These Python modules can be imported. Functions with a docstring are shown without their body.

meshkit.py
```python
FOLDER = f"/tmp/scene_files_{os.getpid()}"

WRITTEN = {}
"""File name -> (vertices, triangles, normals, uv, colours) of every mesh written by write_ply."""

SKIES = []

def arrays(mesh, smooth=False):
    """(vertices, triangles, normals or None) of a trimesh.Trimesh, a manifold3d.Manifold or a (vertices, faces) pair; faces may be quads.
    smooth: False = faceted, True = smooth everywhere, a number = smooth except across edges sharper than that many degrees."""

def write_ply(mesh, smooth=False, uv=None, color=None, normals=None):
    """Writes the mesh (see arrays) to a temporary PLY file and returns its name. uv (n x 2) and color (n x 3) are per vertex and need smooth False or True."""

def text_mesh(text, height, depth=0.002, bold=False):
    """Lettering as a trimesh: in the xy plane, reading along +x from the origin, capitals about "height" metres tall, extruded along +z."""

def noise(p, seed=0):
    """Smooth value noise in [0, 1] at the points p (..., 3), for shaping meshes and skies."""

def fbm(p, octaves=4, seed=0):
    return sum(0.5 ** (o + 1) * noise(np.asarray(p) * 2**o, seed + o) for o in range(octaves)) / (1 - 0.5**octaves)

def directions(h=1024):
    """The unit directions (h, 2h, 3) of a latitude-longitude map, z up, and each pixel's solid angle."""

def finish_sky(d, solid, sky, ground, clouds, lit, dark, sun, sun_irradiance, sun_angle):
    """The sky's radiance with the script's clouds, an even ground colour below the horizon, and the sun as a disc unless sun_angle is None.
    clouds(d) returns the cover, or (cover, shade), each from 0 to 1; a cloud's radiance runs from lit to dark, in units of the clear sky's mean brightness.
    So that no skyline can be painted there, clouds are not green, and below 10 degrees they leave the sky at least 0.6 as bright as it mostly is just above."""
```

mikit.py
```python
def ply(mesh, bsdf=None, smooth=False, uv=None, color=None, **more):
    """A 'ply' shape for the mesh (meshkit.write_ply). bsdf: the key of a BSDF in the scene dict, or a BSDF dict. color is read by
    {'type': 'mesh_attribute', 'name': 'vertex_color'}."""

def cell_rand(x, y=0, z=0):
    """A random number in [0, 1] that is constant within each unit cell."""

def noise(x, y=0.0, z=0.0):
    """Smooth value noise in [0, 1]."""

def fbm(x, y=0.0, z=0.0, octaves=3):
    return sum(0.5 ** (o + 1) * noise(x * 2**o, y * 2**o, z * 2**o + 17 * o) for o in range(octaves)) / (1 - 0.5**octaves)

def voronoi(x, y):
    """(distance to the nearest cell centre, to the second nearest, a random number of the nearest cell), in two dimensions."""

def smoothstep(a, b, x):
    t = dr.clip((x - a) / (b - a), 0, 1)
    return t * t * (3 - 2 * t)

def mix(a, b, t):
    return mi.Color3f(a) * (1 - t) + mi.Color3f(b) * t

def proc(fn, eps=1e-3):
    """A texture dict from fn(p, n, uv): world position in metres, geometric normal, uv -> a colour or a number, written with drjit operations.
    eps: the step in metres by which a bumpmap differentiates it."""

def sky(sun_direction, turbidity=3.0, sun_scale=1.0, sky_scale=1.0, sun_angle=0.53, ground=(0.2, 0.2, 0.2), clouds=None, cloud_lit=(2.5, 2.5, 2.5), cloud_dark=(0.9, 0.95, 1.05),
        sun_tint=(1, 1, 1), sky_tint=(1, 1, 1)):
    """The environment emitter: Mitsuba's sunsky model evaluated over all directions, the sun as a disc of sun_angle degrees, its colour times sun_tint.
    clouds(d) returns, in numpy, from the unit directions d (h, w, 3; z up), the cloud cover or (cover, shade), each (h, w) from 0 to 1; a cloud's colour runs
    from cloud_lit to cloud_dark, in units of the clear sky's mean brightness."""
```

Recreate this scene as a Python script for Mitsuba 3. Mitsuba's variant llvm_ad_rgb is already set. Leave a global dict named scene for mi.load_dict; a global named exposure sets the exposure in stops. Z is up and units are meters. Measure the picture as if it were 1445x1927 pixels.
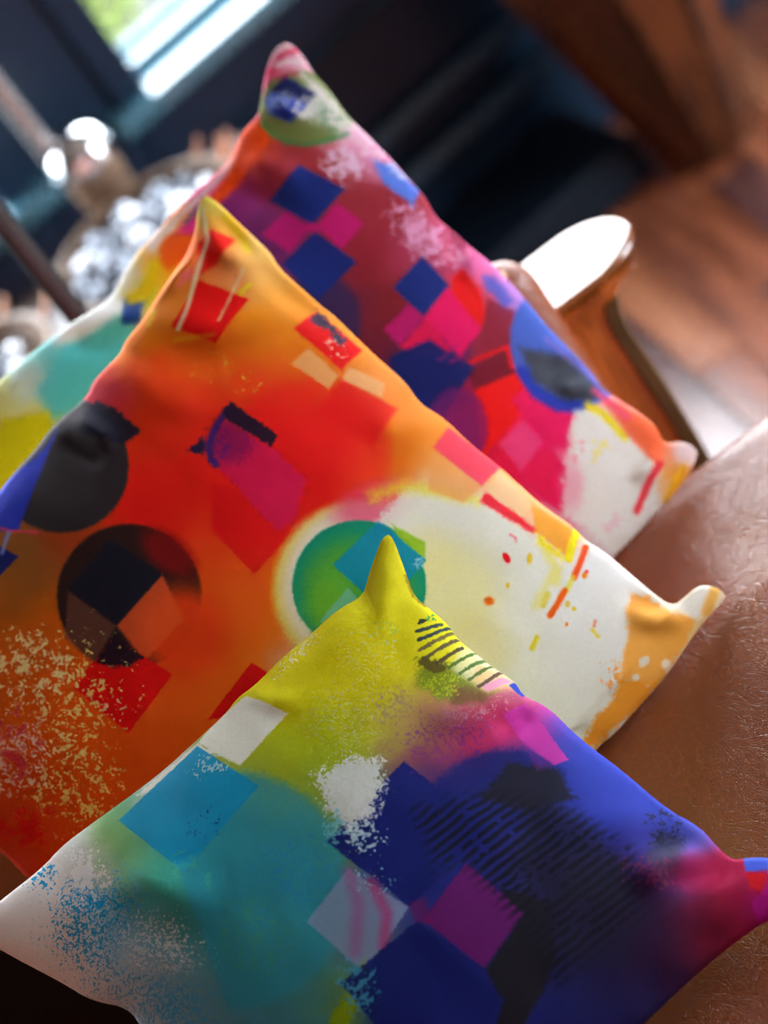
import math
import random
import numpy as np
import trimesh
import manifold3d as m3
import drjit as dr
import mitsuba as mi
import meshkit
import mikit
from mikit import noise, fbm, smoothstep, proc

random.seed(7)
RNG = np.random.RandomState(11)
T = mi.ScalarTransform4f
scene, labels = {}, {}

# ---- camera: a long lens from standing height, looking down and turned on its side by 37 degrees -------------------------
PITCH, ROLL, F_PX = math.radians(34), math.radians(37), 4800.0
EYE = np.array([0.0, 0.0, 2.0])
fwd = np.array([0, math.cos(PITCH), -math.sin(PITCH)])
up = math.cos(ROLL) * np.array([0, math.sin(PITCH), math.cos(PITCH)]) + math.sin(ROLL) * np.array([1.0, 0, 0])
scene['camera'] = dict(type='thinlens', to_world=T().look_at(origin=EYE.tolist(), target=(EYE + fwd).tolist(), up=up.tolist()),
                       fov=math.degrees(2 * math.atan(1445 / 2 / F_PX)), fov_axis='x', aperture_radius=0.0205, focus_distance=2.13, near_clip=0.1, far_clip=200.0)
# ---- light: a bright white overcast sky outside the windows ---------------------------------------------------------------
scene['sky'] = mikit.sky((0.3, 0.75, 0.6), turbidity=4.0, sun_scale=0.0, sky_scale=1.0, ground=(0.35, 0.36, 0.34),
                         clouds=lambda d: (0.93 + 0 * d[..., 0], 0.35 * meshkit.fbm(d * 3.0, 3, 4)), cloud_lit=(1.52, 1.63, 1.74), cloud_dark=(1.1, 1.2, 1.3))
exposure = 6.85


# ---- helpers ---------------------------------------------------------------------------------------------------------------
def lin(r, g, b):
    return [((c / 255) / 12.92 if c / 255 < .04045 else ((c / 255 + .055) / 1.055) ** 2.4) for c in (r, g, b)]


def rgb(r, g, b):
    return {'type': 'rgb', 'value': lin(r, g, b)}


def principled(color, rough=.5, **more):
    return {'type': 'principled', 'base_color': color, 'roughness': rough, **more}


def numbered(key):
    if key not in scene:
        return key
    i = 1
    while f'{key}_{i:03d}' in scene:
        i += 1
    return f'{key}_{i:03d}'


def add(key, mesh, bsdf, smooth=False, label=None, cat=None, group=None, kind=None, **more):
    key = numbered(key)
    scene[key] = mikit.ply(mesh, bsdf, smooth=smooth, **more)
    tag(key, label, cat, group, kind)
    return key


def tag(key, label=None, cat=None, group=None, kind=None):
    d = {k: v for k, v in (('label', label), ('category', cat), ('group', group), ('kind', kind)) if v}
    if d:
        labels[key] = d


def tm(man):
    m = man.to_mesh()
    return trimesh.Trimesh(m.vert_properties[:, :3], m.tri_verts, process=False)


def bbox(lo, hi, r=.004):
    """A box between two corners with chamfered edges."""
    lo, hi = np.minimum(lo, hi).astype(float), np.maximum(lo, hi).astype(float)
    r = min(r, *((hi - lo) * .45))
    p = []
    for k in range(3):
        for s in np.ndindex(2, 2, 2):
            c = np.where(np.array(s) == 1, hi, lo)
            d = np.where(np.array(s) == 1, -r, r)
            d[k] = 0
            p.append(c + d)
    return trimesh.convex.convex_hull(np.array(p))


def soft_box(lo, hi, r, seg=10):
    """A box with round edges."""
    lo, hi = np.asarray(lo, float) + r, np.asarray(hi, float) - r
    s = m3.Manifold.sphere(r, seg * 4)
    return tm(m3.Manifold.batch_hull([s.translate([(lo, hi)[i][0], (lo, hi)[j][1], (lo, hi)[k][2]]) for i, j, k in np.ndindex(2, 2, 2)]))


def lathe(profile, center, n=48):
    p = np.asarray(profile, float)
    m = trimesh.creation.revolve(p, sections=n)
    m.apply_translation(center)
    return m


def tube(pts, radii, n=12):
    pts = np.asarray(pts, float)
    radii = np.broadcast_to(radii, (len(pts),))
    t = np.gradient(pts, axis=0)
    t /= np.linalg.norm(t, axis=1, keepdims=True)
    ref = np.array([0.13, 0.2, 1.0]) if abs(t[0][2]) < .8 else np.array([1.0, .1, 0])
    a = np.cross(t, ref); a /= np.linalg.norm(a, axis=1, keepdims=True)
    b = np.cross(t, a)
    w = np.arange(n) * 2 * np.pi / n
    v = pts[:, None] + radii[:, None, None] * (np.cos(w)[None, :, None] * a[:, None] + np.sin(w)[None, :, None] * b[:, None])
    k = len(pts)
    i, j = np.meshgrid(np.arange(k - 1), np.arange(n), indexing='ij')
    q = np.stack([i * n + j, i * n + (j + 1) % n, (i + 1) * n + (j + 1) % n, (i + 1) * n + j], -1).reshape(-1, 4)
    f = np.vstack([q[:, [0, 2, 1]], q[:, [0, 3, 2]]])
    v = np.vstack([v.reshape(-1, 3), pts[:1], pts[-1:]])
    c0, c1 = k * n, k * n + 1
    j = np.arange(n)
    f = np.vstack([f, np.stack([np.full(n, c0), j, (j + 1) % n], 1), np.stack([np.full(n, c1), (k - 1) * n + (j + 1) % n, (k - 1) * n + j], 1)])
    m = trimesh.Trimesh(v, f, process=False)
    m.fix_normals()
    return m


# ---- materials --------------------------------------------------------------------------------------------------------------
def grain_color(a, b, ax, scale, rings):
    """Wood along axis ax: streaks from colour a to b."""
    A, B = [mi.Color3f(*lin(*c)) for c in (a, b)]

    def fn(p, n, uv):
        q = [p.x, p.y, p.z]
        l = q.pop(ax)
        s = fbm(q[0] * rings, q[1] * rings, l * scale, octaves=3)
        f = noise(q[0] * rings * 7, q[1] * rings * 7, l * scale * 3)
        t = smoothstep(.25, .75, s * .75 + f * .25)
        return mikit.mix(A, B, t)
    return proc(fn)


scene['navy_paint'] = principled(rgb(15, 40, 62), .36, specular=.35)
scene['navy_dark'] = principled(rgb(10, 22, 34), .5, specular=.2)
scene['navy_sheen'] = principled(rgb(40, 66, 88), .3, specular=.5)  # lighter than the wall navy: shine on the mouldings put into the colour
scene['navy_gloss_glare'] = principled(rgb(70, 118, 136), .14, specular=1.0, clearcoat=1.0, clearcoat_gloss=.95)  # real gloss, but the base is brightened to stand in for window glare
scene['plaster'] = {'type': 'diffuse', 'reflectance': rgb(214, 210, 204)}
scene['brown_wall'] = {'type': 'diffuse', 'reflectance': rgb(96, 84, 76)}
scene['dark_plaster'] = {'type': 'diffuse', 'reflectance': rgb(120, 116, 112)}
scene['pane_glass'] = {'type': 'thindielectric'}
scene['paving'] = {'type': 'diffuse', 'reflectance': proc(lambda p, n, uv: mikit.mix(lin(84, 88, 84), lin(110, 114, 110), fbm(p.x * 4, p.y * 4, 0)))}
scene['leaf'] = {'type': 'twosided', 'bsdf': {'type': 'diffuse', 'reflectance': proc(lambda p, n, uv: mikit.mix(lin(92, 124, 52), lin(158, 178, 84), noise(p.x * 18, p.y * 18, p.z * 18)))}}
scene['black_metal'] = principled(rgb(22, 19, 21), .4, metallic=.0, specular=.5)
scene['brushed_metal'] = principled(rgb(168, 160, 158), .3, metallic=.9)
scene['foil'] = principled(rgb(196, 198, 204), .14, metallic=1.0)
scene['chrome'] = principled(rgb(228, 230, 232), .09, metallic=1.0)
scene['silver_ball'] = principled(rgb(124, 130, 140), .12, metallic=.95)
scene['rattan'] = principled(proc(lambda p, n, uv: mikit.mix(lin(84, 64, 48), lin(140, 112, 88), noise(p.x * 90, p.y * 90, p.z * 90))), .5)
scene['copper'] = principled(rgb(206, 150, 122), .35, metallic=.6)
scene['arm_wood'] = principled(grain_color((128, 62, 20), (206, 116, 46), 2, 5, 42), .24, specular=.7, clearcoat=1.0, clearcoat_gloss=.93)
scene['arm_top_wood'] = principled(grain_color((112, 62, 28), (166, 98, 48), 0, 5, 42), .2, specular=1.0, clearcoat=1.0, clearcoat_gloss=.95)
scene['edge_wood'] = principled(grain_color((62, 50, 30), (98, 80, 50), 2, 5, 40), .3, specular=.5)
scene['gap_shade'] = {'type': 'diffuse', 'reflectance': rgb(30, 21, 18)}  # near-black colour stands in for the shade beside the seat
scene['dark_wood'] = principled(grain_color((44, 24, 14), (92, 50, 26), 0, 6, 30), .45)
scene['stave_wood'] = principled(grain_color((44, 22, 12), (96, 50, 24), 2, 4, 34), .3, specular=.5, clearcoat=.3)
scene['stave_wood_dark'] = principled(grain_color((36, 18, 11), (76, 40, 20), 2, 4, 34), .3, specular=.5, clearcoat=.3)
scene['table_top'] = principled(grain_color((34, 26, 24), (62, 46, 38), 0, 5, 26), .3)
scene['nail'] = principled(rgb(176, 140, 96), .28, metallic=1.0)
for i, (a, b) in enumerate([((128, 68, 40), (176, 104, 66)), ((112, 58, 36), (160, 92, 60)), ((150, 86, 52), (190, 122, 82)), ((70, 42, 46), (118, 74, 64))]):
    scene[f'floor_wood_{i}'] = principled(grain_color(a, b, 1, 4, 40), .26, specular=.8, clearcoat=1.0, clearcoat_gloss=.8)


def leather_color(p, n, uv):
    f1, f2, r = mikit.voronoi(p.x * 420 + fbm(p.x * 60, p.y * 60, p.z * 60) * 3, p.y * 420 + p.z * 300)
    cell = smoothstep(.0, .22, f2 - f1)
    patch = fbm(p.x * 7, p.y * 7, p.z * 7)
    c = mikit.mix(lin(128, 58, 22), lin(156, 78, 32), patch)
    c1, c2, q = mikit.voronoi(p.x * 95 + noise(p.x * 40, p.y * 40) * 2, p.y * 95 + p.z * 70)
    crack = (1 - smoothstep(.0, .09, c2 - c1)) * smoothstep(.45, .7, fbm(p.x * 14, p.y * 14, p.z * 14 + 3))
    return c * (.82 + .18 * cell) * (1 + .35 * crack)


def leather_bump(p, n, uv):
    f1, f2, r = mikit.voronoi(p.x * 420 + fbm(p.x * 60, p.y * 60, p.z * 60) * 3, p.y * 420 + p.z * 300)
    c1, c2, q = mikit.voronoi(p.x * 70 + noise(p.x * 30, p.y * 30) * 2, p.y * 70 + p.z * 50)
    return smoothstep(.0, .3, f2 - f1) * .00032 + smoothstep(.0, .12, c2 - c1) * .0003


scene['leather'] = {'type': 'bumpmap', 'bsdf': principled(proc(leather_color), .32, specular=1.0, clearcoat=.6, clearcoat_gloss=.6), 'texture': proc(leather_bump, eps=2e-4), 'scale': 1.0}

# ---- the room ---------------------------------------------------------------------------------------------------------------
PSI = math.radians(10)                                    # the window wall runs a little away to the right
WX, WN = np.array([math.cos(PSI), math.sin(PSI), 0]), np.array([math.sin(PSI), -math.cos(PSI), 0])   # along the wall; into the room
WO = np.array([0.0, 3.362, 0.0])


def on_wall(mesh):
    """From wall coordinates (along, out of the wall into the room, up) to the room."""
    m = mesh.copy()
    m.vertices = WO + m.vertices[:, :1] * WX + m.vertices[:, 1:2] * WN + m.vertices[:, 2:] * [0, 0, 1]
    if np.linalg.det(np.stack([WX, WN, [0, 0, 1]])) < 0:
        m.invert()
    return m


def wbox(u0, u1, o0, o1, z0, z1, r=.004):
    return on_wall(bbox((u0, o0, z0), (u1, o1, z1), r))


WIN_L, WIN_R, WIN_B, WIN_T = .045, 2.30, .58, 1.78
W2_L, W2_R = -1.75, -.12
CEIL = 2.75
add('floor', bbox((-2.6, -2.4, -.06), (3.3, 4.1, -.012), .001), 'floor_wood_1', kind='structure')
add('ceiling', bbox((-2.7, -2.5, CEIL), (3.4, 4.3, CEIL + .1), .001), 'plaster', kind='structure')
parts = [wbox(-3.2, W2_L, -.14, 0, 0, CEIL), wbox(W2_R, WIN_L, -.14, 0, 0, CEIL), wbox(WIN_R, 3.6, -.14, 0, 0, CEIL),
         wbox(WIN_L, WIN_R, -.14, 0, 0, WIN_B - .05), wbox(WIN_L, WIN_R, -.14, 0, WIN_T, CEIL), wbox(W2_L, W2_R, -.14, 0, 0, WIN_B - .05), wbox(W2_L, W2_R, -.14, 0, WIN_T, CEIL)]
add('wall_back', trimesh.util.concatenate(parts), 'navy_paint', kind='structure')
add('wall_left', bbox((-2.7, -2.5, 0), (-2.6, 3.0, CEIL), .002), 'dark_plaster', kind='structure')
add('wall_front', bbox((-2.7, -2.5, 0), (3.4, -2.4, CEIL), .002), 'brown_wall', kind='structure')
RY0, RY1 = .6, 2.2
add('wall_right', trimesh.util.concatenate([bbox((3.3, -2.5, 0), (3.4, RY0, CEIL), .002), bbox((3.3, RY1, 0), (3.4, 4.1, CEIL), .002), bbox((3.3, RY0, 2.3), (3.4, RY1, CEIL), .002), bbox((3.3, RY0, 0), (3.4, RY1, .12), .002)]), 'plaster', kind='structure')
# skirting and panel mouldings of the navy wall
add('baseboard_back', wbox(-3.0, 3.4, .0, .024, 0, .146), 'navy_paint', kind='structure')
add('baseboard_back__cap', wbox(-3.0, 3.4, .0, .045, .146, .178, .014), 'navy_sheen')
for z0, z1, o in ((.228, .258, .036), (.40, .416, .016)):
    add('trim_1' if z0 < .3 else 'trim_2', wbox(-3.0, 3.4, 0, o, z0, z1, .012), 'navy_sheen' if z0 < .3 else 'navy_paint', kind='structure')

add('trim_3', wbox(.16, .60, .0, .23, 0, .085, .012), 'navy_dark', kind='structure')


def window(name, u0, u1, mull):
    add(name, trimesh.util.concatenate([wbox(u0 - .002, u0 + .05, -.10, .012, WIN_B - .05, WIN_T), wbox(u1 - .05, u1 + .002, -.10, .012, WIN_B - .05, WIN_T), wbox(u0, u1, -.10, .012, WIN_T - .05, WIN_T)]), 'navy_paint', kind='structure')
    add(name + '__sill', wbox(u0 - .03, u1 + .03, -.10, .05, WIN_B - .06, WIN_B - .03, .006), 'navy_gloss_glare', label='glossy window sill, its bright sheen partly put into the colour')
    add(name + '__bottom_rail', trimesh.util.concatenate([wbox(u0 + .05, u1 - .05, -.085, -.035, WIN_B - .035, WIN_B - .012, .008), wbox(u0 + .05, u1 - .05, -.10, -.085, WIN_B - .035, WIN_B + .0, .004)]), 'navy_gloss_glare')
    cuts = np.linspace(u0 + .05, u1 - .05, mull + 1)
    for k in range(mull):
        add(name + '__pane', on_wall(trimesh.Trimesh([(cuts[k], -.07, WIN_B - .012), (cuts[k + 1], -.07, WIN_B - .012), (cuts[k + 1], -.07, WIN_T - .05), (cuts[k], -.07, WIN_T - .05)], [(0, 1, 2), (0, 2, 3)], process=False)), 'pane_glass')
    for c in cuts[1:-1]:
        add(name + '__mullion', wbox(c - .018, c + .018, -.09, -.05, WIN_B + .0, WIN_T - .05, .005), 'navy_paint')


window('window_1', WIN_L, WIN_R, 2)
window('window_2', W2_L, W2_R, 2)
# frame of the glazed opening in the right wall
add('window_3', trimesh.util.concatenate([bbox((3.31, RY0, .12), (3.38, RY0 + .06, 2.3)), bbox((3.31, RY1 - .06, .12), (3.38, RY1, 2.3)), bbox((3.31, RY0, .12), (3.38, RY1, .18)), bbox((3.31, RY0, 2.24), (3.38, RY1, 2.3)), bbox((3.31, 1.37, .18), (3.38, 1.43, 2.24))]), 'navy_paint', kind='structure')
# outside
add('ground', bbox((-9, 3.2, -.2), (10, 16, -.08), .001), 'paving', kind='structure')
random.seed(3)
lv = []
for k in range(1100):
    c = np.array([random.gauss(-.02, .13), random.gauss(5.5, .22), abs(random.gauss(0, .16)) - .08])
    a, b = RNG.normal(size=(2, 3)); a /= np.linalg.norm(a); b -= a * (a @ b); b /= np.linalg.norm(b)
    lv.append(np.array([c - a * .045, c + b * .02, c + a * .045, c - b * .02]))
lv = np.array(lv)
add('garden_shrub', trimesh.Trimesh(lv.reshape(-1, 3), np.vstack([[[4 * k, 4 * k + 1, 4 * k + 2], [4 * k, 4 * k + 2, 4 * k + 3]] for k in range(len(lv))]), process=False), 'leaf',
    label='pale green shrub blurred outside the window at the top left', cat='shrub')

# oak floor boards, one by one where the floor is seen
random.seed(5)
bi = 0
bw = .074
for row, x in enumerate(np.arange(-.15, 1.75, bw)):
    y = 1.2 - random.uniform(0, .6)
    while y < 3.9:
        L = random.uniform(.20, .36)
        v = random.choice([0, 0, 1, 1, 2, 3, 3])
        yend = min(y + L, 3.36 + math.tan(PSI) * x)
        if yend - y > .03:
            add('floor__plank', bbox((x + .0009, y + .0009, -.014), (x + bw - .0009, yend - .0009, random.uniform(-.0012, 0)), .0016), f'floor_wood_{v}')
        y += L

# ---- the leather armchair ----------------------------------------------------------------------------------------------------
CH = 'leather_armchair'
tag(CH, 'tan leather armchair with a polished wooden arm, holding the three printed cushions', 'armchair')


def seat_mesh():
    lo, hi = np.array([-.39, .98, .27]), np.array([.66, 1.955, .53])
    m = soft_box(lo, hi, .055, 8)
    m = tm(m3.Manifold(m3.Mesh(np.asarray(m.vertices, np.float32), np.asarray(m.faces, np.uint32))).refine_to_length(.012))
    v = m.vertices.copy()
    c = (v[:, :2] - (lo + hi)[:2] / 2) / ((hi - lo)[:2] / 2)
    dome = np.clip(1 - c[:, 0] ** 4, 0, 1) * np.clip(1 - c[:, 1] ** 4, 0, 1)
    top = np.clip((v[:, 2] - .40) / .1, 0, 1)
    q = v * 1.0
    w = (meshkit.fbm(q * [6, 7, 4], 2, 2) - .5) * .010 + (meshkit.fbm(q * [22, 26, 9], 2, 3) - .5) * .0022
    slope = (np.minimum(v[:, 1], 1.72) - 1.72) * .17 + .004 + (np.minimum(v[:, 0], .2) - .2) * .15
    v[:, 2] += top * (slope + w * dome - .004)
    # broad dips where the cushions press
    m.vertices = v
    return m


add(CH + '__seat_cushion', seat_mesh(), 'leather', smooth=True)
add(CH + '__shade_block', bbox((-.86, .97, .272), (-.395, 2.07, .475), .02), 'gap_shade', label='dark block added beside the seat cushion, standing in for the shadow in the gap')  # added box that paints the deep shade of the gap
bk = soft_box((-.10, 1.0, 0), (.10, 1.95, .78), .06)
bk.apply_transform(trimesh.transformations.rotation_matrix(-.16, (0, 1, 0)))
bk.apply_translation((-.80, 0, .36))
add(CH + '__backrest', bk, 'leather', smooth=40)


def arm_pad():
    m = soft_box((-.86, 2.080, .27), (.254, 2.145, .727), .033, 8)
    m = tm(m3.Manifold(m3.Mesh(np.asarray(m.vertices, np.float32), np.asarray(m.faces, np.uint32))).refine_to_length(.012))
    v = m.vertices.copy()
    v += (meshkit.fbm(v * 26, 3, 5)[:, None] - .5) * .006 * np.array([0, 1, .4])
    v[:, 1] += (v[:, 2] - .73) * .12
    m.vertices = v
    return m


add(CH + '__arm_pad', arm_pad(), 'leather', smooth=True, label='padded leather panel inside the wooden arm')


def paddle(y0):
    """The flat top of the arm: a long board with a round end."""
    c = []
    for a in np.linspace(-90, 90, 25):
        c.append((.300 + .068 * math.cos(math.radians(a)), y0 + .056 + .056 * math.sin(math.radians(a))))
    c += [(-.30, y0 + .108), (-.60, y0 + .095), (-.60, y0 + .017), (-.30, y0 + .004)]
    prof = m3.CrossSection([np.array(c)])
    layers = []
    for dz, off in ((.0, -.030), (.006, -.016), (.012, -.006), (.017, -.001), (.020, 0), (.023, -.0015), (.0245, -.004)):
        layers.append((dz, prof.offset(off, m3.JoinType.Round, 2, 48)))
    hulls = []
    for (z0, a), (z1, b) in zip(layers, layers[1:]):
        hulls.append(m3.Manifold.hull_points(np.vstack([np.c_[p, np.full(len(p), z)] for z, s in ((z0, a), (z1, b)) for p in s.to_polygons()])))
    return tm(m3.Manifold.batch_boolean(hulls, m3.OpType.Add))


def post(y0, shift=0.0):
    """The board under the arm's round end, its front edge curving in from the top."""
    zs = np.array([.0, .12, .30, .45, .525, .57, .614, .64, .659, .674, .684]) * (.640 / .684)
    xf = np.array([.255, .282, .302, .306, .307, .306, .305, .307, .313, .326, .345])
    xb = np.array([.13, .14, .15, .16, .16, .16, .16, .16, .155, .15, .14])
    th = np.array([.030, .030, .030, .030, .030, .031, .033, .037, .044, .056, .072])
    rings = []
    for z, a, b, t in zip(zs, xf, xb, th):
        r = .007
        yy0, yy1 = y0 + .030 - t * .45, y0 + .030 + t
        rings.append([(b, yy0, z), (a - r, yy0, z), (a - r * .3, yy0 + r * .3, z), (a, yy0 + r, z), (a, yy1 - r, z), (a - r, yy1, z), (b, yy1, z)])
    R = np.array(rings)
    k, n = R.shape[:2]
    i, j = np.meshgrid(np.arange(k - 1), np.arange(n), indexing='ij')
    q = np.stack([i * n + j, i * n + (j + 1) % n, (i + 1) * n + (j + 1) % n, (i + 1) * n + j], -1).reshape(-1, 4)
    f = np.vstack([q[:, [0, 1, 2]], q[:, [0, 2, 3]]])
    caps = np.vstack([[[0, j + 1, j] for j in range(1, n - 1)], [[(k - 1) * n, (k - 1) * n + j, (k - 1) * n + j + 1] for j in range(1, n - 1)]])
    m = trimesh.Trimesh(R.reshape(-1, 3), np.vstack([f, caps]), process=False)
    m.fix_normals()
    return m


def edge_band(y0):
    """A darker strip along the front edge of the post's inner face."""
    zs = np.array([.02, .12, .30, .45, .525, .57, .614, .64, .659]) * (.640 / .684)
    xf = np.array([.257, .282, .302, .306, .307, .306, .305, .307, .313]) + .0015
    th = np.array([.030, .030, .030, .030, .030, .031, .033, .037, .044])
    yn = y0 + .030 - th * .45
    m = []
    for k in range(len(zs) - 1):
        m.append(trimesh.convex.convex_hull(np.array([(xf[i] - e, yn[i] + d, zs[i]) for i in (k, k + 1) for e, d in ((0, .012), (0, .001), (.003, -.003), (.016, -.003), (.019, .002), (.019, .012))])))
    return trimesh.util.concatenate(m)


ARM_Y = 2.098
ARM_Z = .628
pm = paddle(ARM_Y); pm.apply_translation((0, 0, ARM_Z))
add(CH + '__armrest', pm, 'arm_top_wood', smooth=35, label='polished wooden armrest with a rounded end, white with glare')
add(CH + '__arm_post', post(ARM_Y), 'arm_wood', smooth=35, label='curved orange-brown wooden post under the armrest')
add(CH + '__edge_band', edge_band(ARM_Y), 'edge_wood', smooth=35, label='olive-brown front edge of the arm post')
near = paddle(.84); near.apply_translation((0, 0, ARM_Z - .04))
add(CH + '__armrest', near, 'arm_top_wood', smooth=35)
np2 = post(.84); np2.apply_translation((0, 0, -.04)); np2.vertices[:, 2] = np.maximum(np2.vertices[:, 2], 0)
add(CH + '__arm_post', np2, 'arm_wood', smooth=35)
add(CH + '__arm_pad', soft_box((-.62, .885, .30), (.256, .955, .68), .033, 8), 'leather', smooth=40)
add(CH + '__seat_rail', bbox((-.80, .96, .17), (.62, 2.05, .275), .01), 'dark_wood')
for x, y in ((-.6, 1.02), (.55, 1.02), (-.6, 1.99), (.55, 1.99)):
    add(CH + '__leg', tube([(x, y, .0), (x, y, .09), (x, y, .175)], [.018, .024, .03], 14), 'dark_wood', smooth=40)
# brass nails along the upper front edge of the pad
nail = trimesh.creation.icosphere(2, .0062)
for k in range(9):
    t = k / 8
    m = nail.copy(); m.apply_translation((.232 - .012 * (1 - t) - .05 * max(0, .4 - t), 2.100 - .004 * t, .724 - .02 * t * t))
    add(CH + '__arm_pad__nail', m, 'nail', smooth=True)

# ---- printed cushions
def resample(p, n):
    p = np.asarray(p, float)
    for _ in range(2):                                        # corner cutting rounds the traced polyline
        q = np.empty((2 * len(p), p.shape[1])); q[0] = p[0]; q[-1] = p[-1]
        q[1:-1:2] = .75 * p[:-1] + .25 * p[1:]; q[2:-1:2] = .25 * p[:-1] + .75 * p[1:]; p = q
    d = np.r_[0, np.cumsum(np.linalg.norm(np.diff(p, axis=0), axis=1))]
    t = np.linspace(0, d[-1], n)
    return np.stack([np.interp(t, d, p[:, k]) for k in range(p.shape[1])], 1)


def cushion_fields(edges, thick, folds, seed, n, back=.9):
    """The seam outline's four sides (left, right, top, bottom; plane metres) filled by a Coons patch; height of the front and back cloth over the plane."""
    left, right, top, bottom = (resample(e, n) for e in edges)    # left, right run upwards; top, bottom run rightwards
    s = np.linspace(0, 1, n); S, T_ = np.meshgrid(s, s)           # rows = T_ (upwards)
    a, b = S[..., None], T_[..., None]
    xy = ((1 - a) * left[:, None] + a * right[:, None] + (1 - b) * bottom[None] + b * top[None]
          - (1 - a) * (1 - b) * left[0] - a * (1 - b) * right[0] - (1 - a) * b * left[-1] - a * b * right[-1])
    u, v = 2 * S - 1, 2 * T_ - 1
    prof = np.clip((1 - u ** 2) * (1 - v ** 2), 0, 1)
    puff = thick * prof ** .5 * (.82 + .18 * prof)
    p3 = np.dstack([xy, np.full(S.shape, seed * 3.7)])
    edge = np.clip(1 - np.minimum(1 - abs(u), 1 - abs(v)) / .16, 0, 1)
    fade = np.clip(prof * 14, 0, 1)
    wr = (meshkit.fbm(p3 * 9, 3, seed) - .5) * .012 + (meshkit.fbm(p3 * 34, 2, seed + 5) - .5) * .006 * edge
    h = puff + wr * fade
    for pts, width, height in folds:
        pts = np.asarray(pts, float); best = np.full(S.shape, 9.0); along = np.zeros(S.shape)
        for k in range(len(pts) - 1):
            a0, d0 = pts[k], pts[k + 1] - pts[k]
            t = np.clip(((xy - a0) @ d0) / (d0 @ d0), 0, 1)
            dist = np.linalg.norm(xy - a0 - t[..., None] * d0, axis=-1)
            along = np.where(dist < best, (k + t) / (len(pts) - 1), along); best = np.minimum(best, dist)
        h = h + height * np.exp(-(best / width) ** 2) * np.sin(np.pi * np.clip(np.minimum(along + .12, 1 - along) * 2.2, 0, 1) / 2) ** 2 * np.clip(prof * 40, 0, 1)
    return xy, np.maximum(h, .0012 * np.clip(prof * 50, 0, 1)), puff * back


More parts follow.
